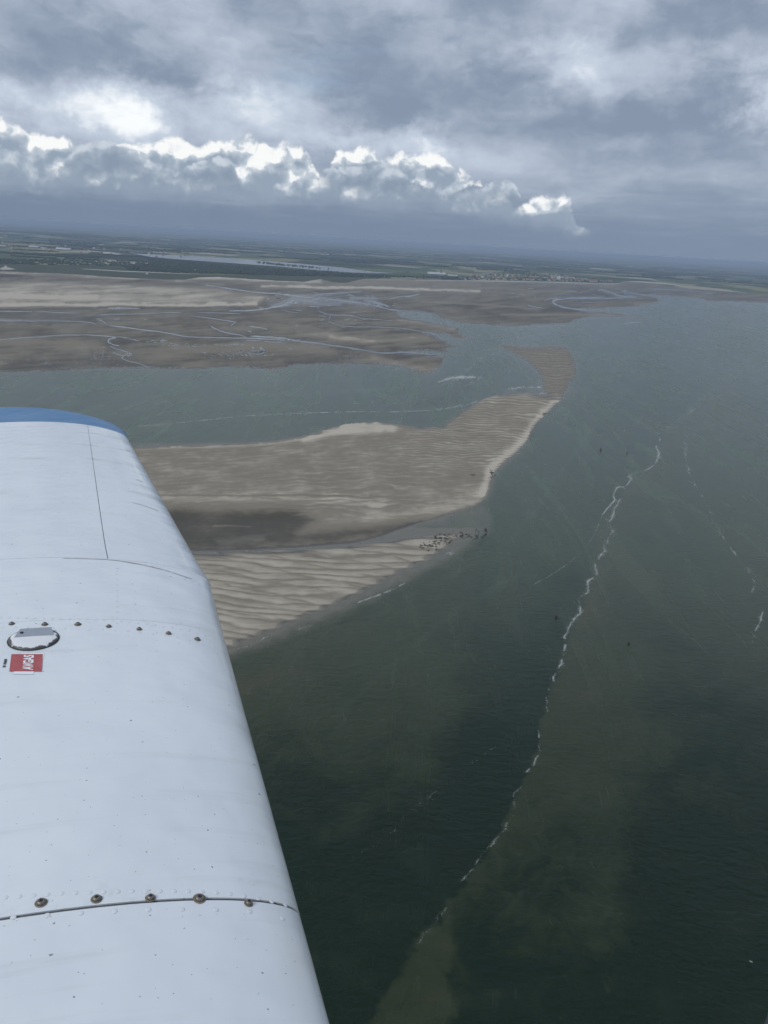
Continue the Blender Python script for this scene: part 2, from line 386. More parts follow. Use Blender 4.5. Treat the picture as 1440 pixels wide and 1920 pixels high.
def sand_fields(X, Y):
    """height above the water and surface tone of the sand at plan positions"""
    P = np.stack([X, Y, np.zeros_like(X)], -1)
    U, Vv = survey(P)
    n1 = fbm(U / 60, Vv / 26, 4); n2 = fbm(U / 14 + 40, Vv / 6 + 9, 4); n3 = fbm(X / 220, Y / 420, 5); n4 = fbm(U / 5 + 3, Vv / 2.2 + 7, 3)
    ew = fbm(U / 22 + 5, Vv / 10 + 2, 3)
    b = sdf_poly(U, Vv, BANK) + 1.2 * n2; l = sdf_poly(U, Vv, LOBE); s = sdf_poly(U, Vv, SPIT); f = sdf_poly(U, Vv, FLAT) + 2.2 * ew * sstep(Vv, 560, 640)
    # ripple trains
    ph1 = (Vv - (0.13 - 0.00016 * (U - 600)) * U + 8 * fbm(U / 150, Vv / 40, 2) + 4.5 * fbm(U / 75 + 8, Vv / 22, 3)) / 13.0
    ph1 = ph1 + 0.55 * fbm(U / 320 + 5, Vv / 26, 3)
    phb = np.mod((Vv - 0.21 * U + 8 * fbm(U / 90 + 31, Vv / 30, 3)) / 24.0, 1.0); rb = np.where(phb < 0.75, phb / 0.75, (1 - phb) / 0.25)
    amp = sstep(fbm(U / 60 + 21, Vv / 16 + 4, 3), -0.45, 0.45)
    st1 = fbm(U / 48 + 2, Vv / 3.4 + 0.02 * U, 4); st2 = fbm(U / 90 + 12, Vv / 5.0 + 0.012 * U, 4)
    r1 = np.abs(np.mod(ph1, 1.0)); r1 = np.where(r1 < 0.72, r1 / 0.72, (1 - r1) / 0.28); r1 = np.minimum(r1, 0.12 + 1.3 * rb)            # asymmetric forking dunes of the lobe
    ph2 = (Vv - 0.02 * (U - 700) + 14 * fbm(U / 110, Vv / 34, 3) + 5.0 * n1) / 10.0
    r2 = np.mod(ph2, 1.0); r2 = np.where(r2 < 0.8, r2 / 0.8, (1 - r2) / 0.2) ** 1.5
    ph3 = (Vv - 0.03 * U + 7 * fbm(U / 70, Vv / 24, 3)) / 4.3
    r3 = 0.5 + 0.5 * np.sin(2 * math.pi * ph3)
    # main bank
    midm = sstep(U, 380, 620) * sstep(Vv, 862, 890) * (1 - sstep(Vv, 955, 990)) * (1 - sstep(U, 760, 860))
    tipm = sstep(U, 700, 830) * (1 - sstep(Vv, 850, 905))
    hb = 0.10 + 1.0 * sstep(b, 0, 22) + 0.20 * n1 + 0.10 * n2
    hb += (r2 - 0.5) * 0.26 * midm * (0.2 + amp) + (r3 - 0.5) * 0.34 * tipm
    wetpan = np.exp(-((Vv - (1000 - 0.03 * (U - 400))) / 26.0) ** 4) * (1 - sstep(U, 520, 830)) * sstep(Vv, 955, 972)
    hb -= 0.85 * wetpan
    hb = np.where(b > 0, np.maximum(hb, 0.06 + 0.03 * b.clip(0, 6)), np.maximum(-2.0, 0.05 + 0.11 * b))
    # lower lobe with the long dunes
    hl = 0.15 + 0.030 * l + 0.34 * (r1 - 0.55) * (0.35 + 0.75 * amp) + 0.05 * n2
    hl = np.minimum(hl, 0.95 + 0.3 * (r1 - 0.5)); hl = np.where(l < -22, np.minimum(hl, 0.045 * l), hl)
    hl = np.where(Vv < 1030, np.minimum(hl, 0.12 + 0.05 * l), hl)
    hs = 0.13 + 0.02 * s.clip(0, 8) + 0.32 * (r3 - 0.52) + 0.10 * n4; hs = np.where(s > 0, hs, 0.06 + 0.06 * s + 0.3 * (r3 - 0.5) * sstep(s, -9, 0))
    hf = 0.06 + 0.035 * f.clip(0, 14) + 0.10 * n1 + 0.05 * n2 + 0.16 * n4 * (1 - sstep(f, 2, 16)) * sstep(Vv, 590, 640)
    hf = np.where(f > 12, np.maximum(hf, 0.16 + 0.05 * n2), hf)
    hf = np.where(f > 0, hf, np.maximum(-2, 0.05 + 0.12 * f))
    h = np.maximum.reduce([hb, hl, hs, hf])
    # tone: 0 wet dark silt ... 1 dry pale sand
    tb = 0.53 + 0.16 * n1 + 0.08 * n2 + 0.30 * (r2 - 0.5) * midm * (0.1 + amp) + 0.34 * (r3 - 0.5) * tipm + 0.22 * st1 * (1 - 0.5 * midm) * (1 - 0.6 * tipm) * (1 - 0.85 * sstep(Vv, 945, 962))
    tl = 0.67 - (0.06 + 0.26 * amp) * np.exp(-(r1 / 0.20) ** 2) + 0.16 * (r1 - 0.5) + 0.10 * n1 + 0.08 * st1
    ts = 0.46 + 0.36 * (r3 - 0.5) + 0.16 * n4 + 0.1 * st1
    tf = 0.20 + 0.20 * n1 + 0.12 * n3 + 0.08 * n2 + 0.26 * st2 + 0.14 * st1
    t = np.where(h == hb, tb, np.where(h == hl, tl, np.where(h == hs, ts, tf)))
    t = np.where((h == hb) | (h == hl), 0.53 + 1.10 * (t - 0.50), t)
    wet = np.clip(0.35 - 0.5 * (h - 0.1), 0, 1)
    for pts, w, dt, dw in STROKES:
        q, _ = sdf_line(U, Vv + (2.2 * n2 + 1.0 * n1) * (w > 2), pts)
        k = np.exp(-(q / w) ** 2); t = t + dt * k; wet = wet + dw * k
    for pts, soft, dt, dw in PATCHES:
        q = sdf_poly(U + 4 * n2, Vv + 1.5 * n1, pts); k = sstep(q, -soft, soft); t = t + dt * k; wet = wet + dw * k
    far = np.where(Vv < 700)[0]                                           # soaked margins of the creeks
    if len(far):
        k = np.zeros(len(far)); uf, vf = U[far] + 3 * n2[far], Vv[far] + 1.0 * n2[far]
        for pts, w in CHANNELS:
            x0, x1 = min(p[0] for p in pts) - 30, max(p[0] for p in pts) + 30; y0, y1 = min(p[1] for p in pts) - 14, max(p[1] for p in pts) + 14
            s_ = np.where((uf > x0) & (uf < x1) & (vf > y0) & (vf < y1))[0]
            if len(s_): q, _ = sdf_line(uf[s_] * 0.45, vf[s_], [(p[0] * 0.45, p[1]) for p in pts]); k[s_] = np.maximum(k[s_], np.exp(-(q / (2.2 + 1.6 * w)) ** 2))
        t[far] -= 0.13 * k; wet[far] += 0.55 * k
    t = t - 0.55 * (1 - sstep(h, 0.02, 0.22)) * (f < 1) * (l < 3)          # the soaked rim
    wet = wet + 0.8 * (1 - sstep(h, 0.03, 0.20))
    return h, t, np.clip(wet, 0, 1), b, l, s, f
STROKES = [  # survey points, half width, tone change, wetness change
    ([(640, 799), (700, 797), (735, 803)], 9, 0.44, -0.2), ([(570, 824), (620, 812), (680, 810), (712, 808)], 6, 0.42, -0.2), ([(255, 842), (420, 837), (520, 831), (600, 817)], 3.0, 0.22, 0),
    ([(1046, 752), (1020, 772), (1000, 795), (985, 822), (960, 845), (930, 868), (915, 890), (905, 925)], 8, 0.42, -0.2), ([(905, 930), (870, 946), (820, 958), (760, 965), (690, 972)], 14, 0.20, -0.1),
    ([(850, 772), (890, 752), (930, 743)], 4, 0.3, 0), ([(300, 933), (420, 934), (560, 932), (640, 938), (720, 948)], 9, 0.17, 0), ([(300, 930), (450, 931), (560, 929), (660, 932)], 1.6, -0.30, 0.1),
    ([(400, 987), (430, 986), (470, 988)], 1.6, 0.28, 0), ([(846, 898), (860, 894)], 7, -0.12, 0.1),
    ([(-50, 552), (0, 553), (60, 556), (130, 559), (180, 557)], 4.0, 0.49, 0), ([(-50, 574), (0, 573), (60, 572), (140, 572), (178, 573)], 3.0, 0.57, 0), ([(178, 573), (215, 571), (260, 572), (300, 573), (380, 574), (420, 572), (480, 570)], 2.6, 0.68, -0.1),
    ([(385, 572), (395, 568), (420, 570)], 2.6, 0.41, 0), ([(0, 583), (80, 580), (160, 578), (300, 578), (440, 576)], 2.0, -0.22, 0.3),
    ([(490, 537), (540, 537), (600, 540), (680, 539), (750, 541), (800, 543), (900, 546)], 2.3, 0.68, -0.1), ([(330, 526), (380, 521), (420, 521), (500, 525), (600, 528)], 3.5, 0.49, -0.1), ([(366, 520), (412, 519.6)], 1.2, 0.81, 0), ([(455, 523), (465, 523)], 1.0, 0.68, 0),
    ([(0, 512), (50, 513), (110, 514), (180, 519), (260, 523)], 2.2, 0.46, 0), ([(150, 520), (240, 522), (330, 527), (420, 534)], 1.3, 0.27, 0.2),
    ([(600, 524), (700, 524), (850, 527), (1000, 529), (1150, 533)], 1.5, 0.54, 0), ([(620, 634), (680, 640), (740, 637), (800, 634)], 5, 0.32, -0.1), ([(560, 626), (620, 630), (700, 640)], 5, 0.24, 0),
    ([(790, 566), (860, 569), (930, 573), (1000, 579)], 1.6, 0.30, 0), ([(745, 600), (790, 606), (850, 617)], 2.6, 0.41, 0), ([(700, 672), (750, 684), (800, 694), (826, 690)], 5, 0.35, 0), ([(940, 590), (1030, 591), (1120, 590), (1210, 596)], 1.8, 0.34, 0),
    ([(0, 640), (80, 640), (150, 648), (190, 650)], 9, 0.22, 0), ([(0, 668), (80, 668), (160, 662)], 6, 0.16, 0), ([(300, 660), (360, 655), (440, 650), (560, 652), (620, 660)], 9, 0.19, 0), ([(900, 540), (1000, 545), (1080, 547)], 2, 0.22, 0), ([(1190, 570), (1245, 567)], 1.8, 0.41, 0),
    ([(300, 610), (250, 606), (170, 610), (40, 612)], 5, 0.14, 0), ([(420, 618), (520, 612), (620, 624)], 6, 0.14, 0)]
PATCHES = [  # survey outline, softness, tone change, wetness change
    ([(-200, 528), (150, 530), (400, 540), (500, 556), (480, 572), (300, 572), (-200, 576)], 6, 0.55, -0.2), ([(330, 519), (420, 518), (600, 524), (900, 528), (900, 547), (600, 541), (480, 534)], 4, 0.22, -0.1),
    ([(-200, 956), (330, 955), (560, 957), (590, 975), (560, 1000), (720, 985), (830, 968), (720, 1004), (640, 1016), (380, 1036), (-200, 1040)], 17, -0.62, 0.12),
    ([(400, 1012), (440, 1008), (500, 1011), (480, 1020), (410, 1024)], 5, 0.12, 0.3), ([(440, 1012), (460, 1004), (500, 1003), (495, 1014)], 4, 0.1, 0.25),
    ([(-100, 586), (200, 590), (280, 606), (180, 600), (-100, 603)], 4, -0.12, 0.5), ([(205, 577), (260, 577), (262, 580), (200, 581)], 2, 0.2, 0.8), ([(500, 560), (560, 556), (640, 570), (560, 580), (500, 575)], 5, 0.0, 0.6),
    ([(540, 548), (700, 550), (720, 575), (640, 580), (560, 566)], 6, -0.08, 0.5), ([(836, 624), (872, 622), (895, 636), (850, 638)], 3, 0.05, 0.2), ([(0, 514), (60, 517), (20, 521), (-40, 520)], 2, -0.4, 0),
    ([(885, 560), (1090, 565), (1190, 590), (1080, 597), (960, 609), (900, 606), (860, 590)], 8, -0.06, 0), ([(1000, 535), (1250, 540), (1300, 556), (1200, 570), (1050, 560)], 6, -0.10, 0.3), ([(60, 660), (180, 655), (260, 690), (0, 694)], 8, -0.14, 0.3), ([(420, 660), (640, 668), (640, 680), (420, 686)], 6, -0.10, 0.2)]

# ------------------------------------------------------------------ materials of the bay
def sand_material():
    m, N, b = material('tidal_sand')
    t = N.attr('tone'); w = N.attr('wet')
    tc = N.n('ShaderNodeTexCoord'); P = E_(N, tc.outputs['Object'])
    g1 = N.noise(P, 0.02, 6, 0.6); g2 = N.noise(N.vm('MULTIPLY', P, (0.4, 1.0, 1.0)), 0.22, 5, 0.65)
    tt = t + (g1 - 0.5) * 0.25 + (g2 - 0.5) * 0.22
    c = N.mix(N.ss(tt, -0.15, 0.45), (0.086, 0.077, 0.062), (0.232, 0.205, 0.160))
    c = N.mix(N.ss(tt, 0.45, 1.05), c, (0.50, 0.45, 0.365))
    c = N.mix(w * 0.42, c, N.mix(0.5, c, (0.075, 0.070, 0.060)))
    N.put(b.inputs['Base Color'], c)
    N.put(b.inputs['Roughness'], 0.92 - w * 0.42 - N.ss(w, 0.7, 1.0) * 0.2)
    b.inputs['IOR'].default_value = 1.34
    N.put(b.inputs['Specular IOR Level'], 0.12 + w * 0.5)
    bump(N, b, g2, 0.5, 0.35)
    return m
def water_material(name, inland=False):
    m, N, b = material(name)
    tc = N.n('ShaderNodeTexCoord'); P = E_(N, tc.outputs['Object'])
    if inland:
        b.inputs['Base Color'].default_value = (0.095, 0.102, 0.098, 1); b.inputs['Roughness'].default_value = 0.17; b.inputs['IOR'].default_value = 1.33
        return m
    silt = N.attr('silt'); shal = N.attr('shallow'); rg = N.attr('ruffle')
    w1 = N.noise(P, 0.012, 6, 0.62, dist=0.6); w2 = N.noise(P, 0.045, 8, 0.68, dist=2.4)
    s = silt + (w1 - 0.5) * 0.45 + (w2 - 0.5) * 0.70
    wp = N.noise(N.vm('MULTIPLY', P, (1.0, 0.16, 1.0)), 0.02, 7, 0.62, dist=1.5)
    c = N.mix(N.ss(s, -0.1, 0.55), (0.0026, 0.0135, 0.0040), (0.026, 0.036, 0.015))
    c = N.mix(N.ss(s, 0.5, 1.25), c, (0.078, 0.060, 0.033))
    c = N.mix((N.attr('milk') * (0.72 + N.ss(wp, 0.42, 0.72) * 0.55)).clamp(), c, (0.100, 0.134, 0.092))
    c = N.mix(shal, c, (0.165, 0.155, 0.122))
    N.put(b.inputs['Base Color'], c)
    b.inputs['IOR'].default_value = 1.333; b.inputs['Specular IOR Level'].default_value = 0.34
    N.put(b.inputs['Roughness'], 0.14 + rg * 0.08 + N.ss(wp, 0.35, 0.7) * 0.12)
    Q = N.vm('MULTIPLY', P, (0.55, 1.0, 1.0))
    h = N.noise(Q, 0.22, 3, 0.6, dist=0.3) * 1.2 + N.noise(Q, 0.7, 4, 0.65) * 0.45
    bump(N, b, h, 0.75, 0.8)
    return m
MAT_SAND = sand_material(); MAT_SEA = water_material('sea_water'); MAT_POOL = water_material('still_water', True)

# ------------------------------------------------------------------ sand terrain
X, Y, Fc = sector(-34, 33, 1.35, 31.5, 1150, 620)
h, tone, wet, sb, sl, ss_, sf = sand_fields(X, Y)
sand = mesh_obj('sand_flats', np.stack([X, Y, h], -1), Fc, MAT_SAND)
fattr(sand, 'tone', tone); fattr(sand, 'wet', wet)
tag(sand, 'grey-brown tidal sand flats and rippled sandbanks of the bay', kind='structure')

# ------------------------------------------------------------------ sea
FRONT = [(1440, 620), (1390, 660), (1330, 715), (1290, 765), (1262, 795), (1235, 830), (1215, 865), (1185, 892), (1168, 912), (1150, 940), (1128, 968), (1116, 1000), (1112, 1060), (1100, 1100), (1085, 1145), (1062, 1195), (1052, 1240), (1035, 1280),
         (1025, 1320), (1010, 1365), (1008, 1400), (992, 1440), (965, 1485), (940, 1550), (905, 1600), (870, 1645), (820, 1720), (770, 1780), (700, 1900), (640, 2000)]
def sea_fields(X, Y):
    P = np.stack([X, Y, np.zeros_like(X)], -1); U, Vv = survey(P)
    b = sdf_poly(U, Vv, BANK); l = sdf_poly(U, Vv, LOBE); s = sdf_poly(U, Vv, SPIT); f = sdf_poly(U, Vv, FLAT)
    n1 = fbm(U / 120, Vv / 80, 4); n2 = fbm(U / 30, Vv / 14, 4)
    U = U + 0.0; U = U + 26 * fbm(U / 70 + 3, Vv / 60, 4) * sstep(Vv, 1500, 1650)
    fx = np.interp(Vv, [p[1] for p in FRONT], [p[0] for p in FRONT])
    d = U - fx + 10 * n2
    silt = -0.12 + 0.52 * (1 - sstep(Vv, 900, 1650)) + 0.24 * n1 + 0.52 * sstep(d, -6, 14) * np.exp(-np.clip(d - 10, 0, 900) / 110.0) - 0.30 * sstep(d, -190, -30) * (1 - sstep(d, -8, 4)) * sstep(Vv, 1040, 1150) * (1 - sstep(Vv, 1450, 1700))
    silt += 0.32 * np.exp(-((U - 1430) / 90.0) ** 2) * sstep(Vv, 900, 1050) * (1 - sstep(Vv, 1200, 1400))
    silt += 0.42 * np.exp(-((U - (905 - 0.28 * (Vv - 1600)) ) / 75.0) ** 2) * sstep(Vv, 1600, 1800) * (1 - sstep(U, 836, 858) ) + 0 * U
    silt += 0.26 * np.exp(-((U - 1100 - 0.1 * (1700 - Vv)) / 110.0) ** 2) * sstep(Vv, 1150, 1350) * (1 - sstep(Vv, 1750, 1920))
    silt += 0.34 * sstep(880 - U, -60, 120) * np.exp(-((Vv - 1330) / 150.0) ** 2) + 0.28 * np.exp(-((Vv - 1190 + 0.48 * (U - 620)) / 60.0) ** 2) * (U < 900)
    sh = 0.95 * sstep(l + 5 * n2, -40, -6) * (Vv > 990) + 0.75 * np.exp(np.minimum(0, b) / 7.0) * (Vv > 830) + 0.35 * np.exp(np.minimum(0, b) / 5.0) + 0.5 * np.exp(np.minimum(0, s) / 7.0) + 0.4 * np.exp(np.minimum(0, f) / 6.0)
    sh += 0.55 * sstep(sdf_poly(U + 5 * n2, Vv + 3 * n2, [(640, 1022), (720, 1002), (800, 980), (860, 966), (905, 950), (922, 968), (918, 1000), (860, 1012), (780, 1016)]), -9, 6)
    sh += 0.62 * np.exp(-((U - 1036) / 38.0) ** 2 - ((Vv - 733) / 14.0) ** 2) + 0.5 * sstep(sdf_poly(U, Vv, [(740, 661), (800, 662), (828, 671), (826, 682), (790, 676)]), -4, 4)
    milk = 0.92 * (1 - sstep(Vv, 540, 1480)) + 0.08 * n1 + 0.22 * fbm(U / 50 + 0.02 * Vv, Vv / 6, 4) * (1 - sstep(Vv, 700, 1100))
    for pts, w, amt in SLICKS:
        q, _ = sdf_line(U + 5 * n2, Vv + 3 * n2, pts); milk = milk + amt * np.exp(-(q / w) ** 2)
    return silt, np.clip(sh * (0.85 + 0.3 * n2), 0, 0.92), np.clip(0.5 + n1, 0, 1), np.clip(milk, 0, 1)
SLICKS = [([(955, 1015), (1000, 960), (1060, 872), (1110, 805), (1160, 745), (1205, 700)], 4, 0.16), ([(1130, 720), (1180, 660), (1240, 612), (1290, 590)], 5, 0.18), ([(1270, 790), (1340, 725), (1400, 690), (1440, 670)], 5, 0.16), ([(640, 1330), (760, 1225), (860, 1140), (985, 1070)], 6, 0.10),
          ([(240, 760), (500, 738), (740, 730)], 3, 0.16), ([(100, 730), (400, 715), (700, 712)], 3, 0.13), ([(860, 700), (900, 672), (935, 655)], 6, 0.22), ([(830, 655), (900, 625), (960, 622), (1100, 612)], 7, 0.25), ([(1040, 640), (1060, 700), (1100, 640)], 14, 0.10), ([(1085, 760), (1130, 690), (1180, 620)], 4, 0.14), ([(700, 1160), (780, 1110), (900, 1050)], 3, 0.08),
          ([(880, 715), (850, 740), (780, 760)], 8, -0.2), ([(640, 1170), (720, 1120), (800, 1075), (900, 1020)], 5, -0.1)]
X, Y, Fc = sector(-36, 36, 0.30, 63, 440, 700)
si, sh, rf, mk = sea_fields(X, Y)
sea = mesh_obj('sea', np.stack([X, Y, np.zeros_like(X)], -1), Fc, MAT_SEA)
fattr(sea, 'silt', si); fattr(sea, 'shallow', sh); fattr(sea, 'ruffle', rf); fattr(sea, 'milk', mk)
tag(sea, 'dark green silty sea water of the bay mouth', kind='structure')
# open water beyond the surveyed sector, all round below
ring = []
for r_ in (0.0, 400.0, 4000.0, 97000.0):
    ring.append([(r_ * math.sin(a), r_ * math.cos(a), -2.5) for a in np.linspace(0, 2 * math.pi, 97)[:-1]])
V = [p for rr in ring for p in rr]; Fq = [[k * 96 + i, k * 96 + (i + 1) % 96, (k + 1) * 96 + (i + 1) % 96, (k + 1) * 96 + i] for k in range(3) for i in range(96)]
bed = mesh_obj('open_sea', V, Fq, water_material('open_sea_water', True), smooth=False); tag(bed, 'open sea beyond the bay mouth', kind='structure')

# ------------------------------------------------------------------ tidal channels and pools lying on the flats
pool_water = MAT_POOL
for pts, w in CHANNELS:
    sp = smooth_path(pts, 6); n = len(sp)
    tg = np.gradient(sp, axis=0); tg /= np.linalg.norm(tg, axis=1, keepdims=True) + 1e-9
    nr = np.stack([-tg[:, 1], tg[:, 0]], -1)
    k = np.arange(n)
    ww = w * (0.75 + 0.45 * np.array([perlin(np.array([q * 0.6 + w * 31]), np.array([pts[0][0] * 0.13]))[0] * 1.6 for q in k])) * np.clip(np.minimum(k, n - 1 - k) / 3.0 + 0.25, 0, 1)
    ww = np.maximum(ww * 0.95, 0.26)
    jit = 0.18 * RNG.standard_normal((n, 2))
    Lp, Rp = sp + nr * ww[:, None] + jit, sp - nr * ww[:, None] + jit
    G = np.concatenate([ground(Lp[:, 0], Lp[:, 1], 0.62), ground(Rp[:, 0], Rp[:, 1], 0.62)])
    Fq = [[i, i + 1, n + i + 1, n + i] for i in range(n - 1)]
    tag(mesh_obj('tidal_channel', G, Fq, pool_water, smooth=False), 'shallow channel of still water winding over the tidal flats', kind='structure')
# scattered puddles
pv, pf = [], []
def puddle(cx, cy, rx, ry, z=0.60):
    m = 9; a0 = random.random() * 6; r = [1 + 0.45 * (random.random() - 0.5) for _ in range(m)]
    b0 = len(pv)
    for i in range(m):
        a = a0 + 2 * math.pi * i / m
        pv.append(ground(cx + rx * r[i] * math.cos(a), cy + ry * r[i] * math.sin(a), z))
    pf.append(list(range(b0, b0 + m)))
for cx, cy, sx, sy, n, rx, ry in [(485, 658, 9, 4, 26, 3.2, 1.0), (425, 665, 40, 3.2, 60, 2.4, 0.45), (345, 647, 22, 1.6, 22, 3.0, 0.5), (435, 647, 16, 1.4, 16, 3.0, 0.5), (655, 670, 16, 4.5, 60, 1.6, 0.45), (185, 667, 22, 7, 60, 2.2, 0.4), (90, 682, 60, 6, 40, 3.0, 0.4),
                                  (535, 635, 18, 1.4, 30, 2.0, 0.5), (545, 654, 6, 1, 3, 3, 0.8), (283, 640, 14, 2, 10, 4, 0.8), (230, 578, 22, 1.2, 10, 6, 0.5), (560, 566, 45, 7, 50, 5, 0.6), (640, 558, 60, 6, 30, 5, 0.45), (640, 600, 40, 8, 30, 4, 0.4), (705, 571, 15, 3, 24, 4, 0.6),
                                  (240, 598, 20, 1, 5, 4, 0.4), (1150, 552, 60, 8, 40, 5, 0.4), (1280, 548, 60, 5, 24, 6, 0.35), (850, 550, 120, 12, 24, 6, 0.35), (455, 660, 6, 2, 10, 2, 0.7)]:
    for _ in range(n): puddle(random.gauss(cx, sx), random.gauss(cy, sy), rx * random.uniform(0.4, 1.5), ry * random.uniform(0.5, 1.4))
tag(mesh_obj('puddles', pv, pf, MAT_POOL, smooth=False), 'small puddles left on the wet tidal flats', 'water', kind='stuff')

# ------------------------------------------------------------------ land behind the bay
def land_height(X, Y):
    r = np.hypot(X, Y)
    U, Vv = survey(np.stack([X, Y, np.zeros_like(X)], -1))
    d = sdf_poly(U, Vv, COAST) + 0.7 * fbm(U / 9, Vv / 3, 3)
    z = np.clip(0.9 + 0.8 * d, -2.5, 3.0)
    hills = np.clip(fbm(X / 5200 + 3, Y / 9000 + 1, 4) + 0.15, 0, 1) * 55 * sstep(r, 10000, 22000) + 40 * sstep(r, 30000, 80000) * (0.6 + fbm(X / 12000, Y / 14000, 3))
    return z + np.where(d > 0, hills, 0), d
def land_material():
    m, N, b = material('farmland')
    tc = N.n('ShaderNodeTexCoord'); P = E_(N, tc.outputs['Object'])
    w = N.vm('ADD', P, N.vm('SCALE', N.noise(P, 0.0012, 3, 0.5, color=True), scale=300.0))
    Q = N.vm('MULTIPLY', w, (1.0, 0.62, 1.0))
    cell = N.vor(Q, 0.0019, 'F1', out='Color'); cell2 = N.vor(N.vm('MULTIPLY', w, (1.4, 0.4, 1.0)), 0.0017, 'F1', out='Color')
    sp = N.n('ShaderNodeSeparateColor'); N.put(sp.inputs[0], cell)
    a, c2, c3 = (E_(N, o) for o in sp.outputs)
    f = N.mix(a, (0.036, 0.060, 0.030), (0.110, 0.140, 0.064))
    f = N.mix(N.ss(c2, 0.66, 0.70), f, (0.235, 0.235, 0.125))
    f = N.mix(N.ss(c3, 0.86, 0.89), f, (0.34, 0.31, 0.23))
    wood = N.ss(N.noise(P, 0.00042, 5, 0.62), 0.50, 0.58)
    f = N.mix(wood * 0.85, f, (0.018, 0.030, 0.017))
    edge = N.n('ShaderNodeTexVoronoi', feature='DISTANCE_TO_EDGE', voronoi_dimensions='2D'); N.put(edge.inputs['Vector'], Q); edge.inputs['Scale'].default_value = 0.0019
    hedge = 1.0 - N.ss(E_(N, edge.outputs['Distance']), 0.02, 0.05)
    f = N.mix(hedge * 0.6, f, (0.018, 0.030, 0.016))
    marsh = N.attr('marsh')
    g = N.noise(P, 0.004, 5, 0.6)
    f = N.mix(marsh, f, N.mix(g, (0.040, 0.055, 0.034), (0.085, 0.096, 0.060)))
    N.put(b.inputs['Base Color'], f); b.inputs['Roughness'].default_value = 0.95; b.inputs['Specular IOR Level'].default_value = 0.1
    return m
MAT_LAND = land_material()
X, Y, Fc = sector(-34, 33, 0.178, 4.1, 620, 330)
lz, ld = land_height(X, Y)
land = mesh_obj('farmland', np.stack([X, Y, lz], -1), Fc, MAT_LAND)
U_, V_ = survey(np.stack([X, Y, 0 * X], -1))
fattr(land, 'marsh', sstep(sdf_poly(U_, V_, [(-100, 490), (130, 500), (240, 508), (300, 513), (450, 516.5), (600, 519), (720, 521), (700, 526), (600, 532), (300, 530), (-100, 525)]), -2, 1.5))
tag(land, 'flat green farmland and woods behind the bay', kind='structure')
def on_land(px, py):
    g = ground(np.array([px], float), np.array([py], float))[0]
    z, _ = land_height(np.array([g[0]]), np.array([g[1]])); return Vector((g[0], g[1], float(z[0])))
def flat_patch(name, pts, z, mat, label, kind='structure'):
    sp = np.array(pts, float)
    o = mesh_obj(name, ground(sp[:, 0], sp[:, 1], z), [list(range(len(sp)))], mat, smooth=False); tag(o, label, kind=kind); return o
flat_patch('lake', [(248, 475.5), (300, 477.5), (390, 481.5), (470, 487), (480, 488), (560, 494), (640, 501.5), (700, 509.5), (742, 512), (700, 512.5), (660, 511), (600, 507), (520, 499.5), (430, 493), (330, 486), (280, 481)], 3.6, MAT_POOL, 'long pale lake behind the dark wood belt')
MAT_PALE = plain('pale_sand_track', (0.42, 0.39, 0.34), 0.9, 0.15, 0.01)
flat_patch('beach', [(800, 525.0), (870, 525.6), (960, 526.6), (1060, 528.8), (1120, 531), (1160, 531), (1162, 532.4), (1110, 532.4), (1040, 530.2), (940, 528.4), (860, 527.2), (800, 526.4)], 3.7, MAT_PALE, 'pale beach strip along the seafront town')
for pts in ([(0, 503), (8, 500.5), (8, 498), (11, 498), (14, 501), (30, 505), (8, 506), (0, 505)], [(272, 514.5), (277, 510), (280, 510), (276, 514.5)], [(150, 504.3), (160, 504), (240, 508.3), (300, 510.5), (380, 515), (300, 511.6), (235, 509.6)], [(1160, 527), (1200, 527.2), (1240, 530), (1300, 538), (1240, 532.5), (1190, 529)]):
    flat_patch('sand_track', pts, 3.8, MAT_PALE, 'pale sandy track crossing the green marsh')

# ------------------------------------------------------------------ woods, hedges and scattered trees far behind the bay
MAT_WOOD = plain('far_foliage', (0.026, 0.042, 0.022), 0.95, 0.45, 0.02)
ico = bmesh.new(); bmesh.ops.create_icosphere(ico, subdivisions=1, radius=1.0)
ICV = np.array([v.co[:] for v in ico.verts]); ICF = np.array([[v.index for v in f.verts] for f in ico.faces]); ico.free()
def wood_mass(name, spots, label):
    """many small crowns joined: spots = (survey x, y, width m, height m)"""
    sp = np.array(spots); n = len(sp)
    g = ground(sp[:, 0], sp[:, 1]); z, d = land_height(g[:, 0], g[:, 1])
    ok = d > -0.5; g, z, sp = g[ok], z[ok], sp[ok]; n = len(sp)
    V = ICV[None] * (1 + 0.35 * (RNG.random((n, len(ICV), 1)) - 0.5)) * np.stack([sp[:, 2] / 2, sp[:, 2] / 2 * 0.9, sp[:, 3] / 2], -1)[:, None, :]
    V[..., 2] += (sp[:, 3] * 0.45)[:, None]
    V += np.stack([g[:, 0], g[:, 1], z], -1)[:, None, :]
    Fw = (ICF[None] + (np.arange(n) * len(ICV))[:, None, None]).reshape(-1, 3)
    return tag(mesh_obj(name, V.reshape(-1, 3), Fw, MAT_WOOD, smooth=False), label, 'wood', kind='stuff')
def fill(poly, n, wm, hm):
    P = np.array(poly, float); lo, hi = P.min(0), P.max(0); out = []
    while len(out) < n:
        c = RNG.uniform(lo, hi, (n * 3, 2)); k = sdf_poly(c[:, 0], c[:, 1], poly) > 0
        for q in c[k][:n - len(out)]: out.append((q[0], q[1], RNG.uniform(*wm), RNG.uniform(*hm)))
    return out
belt = fill([(232, 500), (300, 488.5), (380, 495.5), (470, 502), (600, 510), (700, 516.5), (770, 520.5), (720, 521.5), (600, 519), (450, 516), (300, 512), (240, 508)], 2600, (12, 26), (10, 19))
belt += fill([(480, 491), (560, 499), (620, 505.5), (560, 501.5), (480, 494)], 120, (10, 20), (8, 14))
wood_mass('wood_belt', belt, 'dark wood belt between the marsh and the lake')
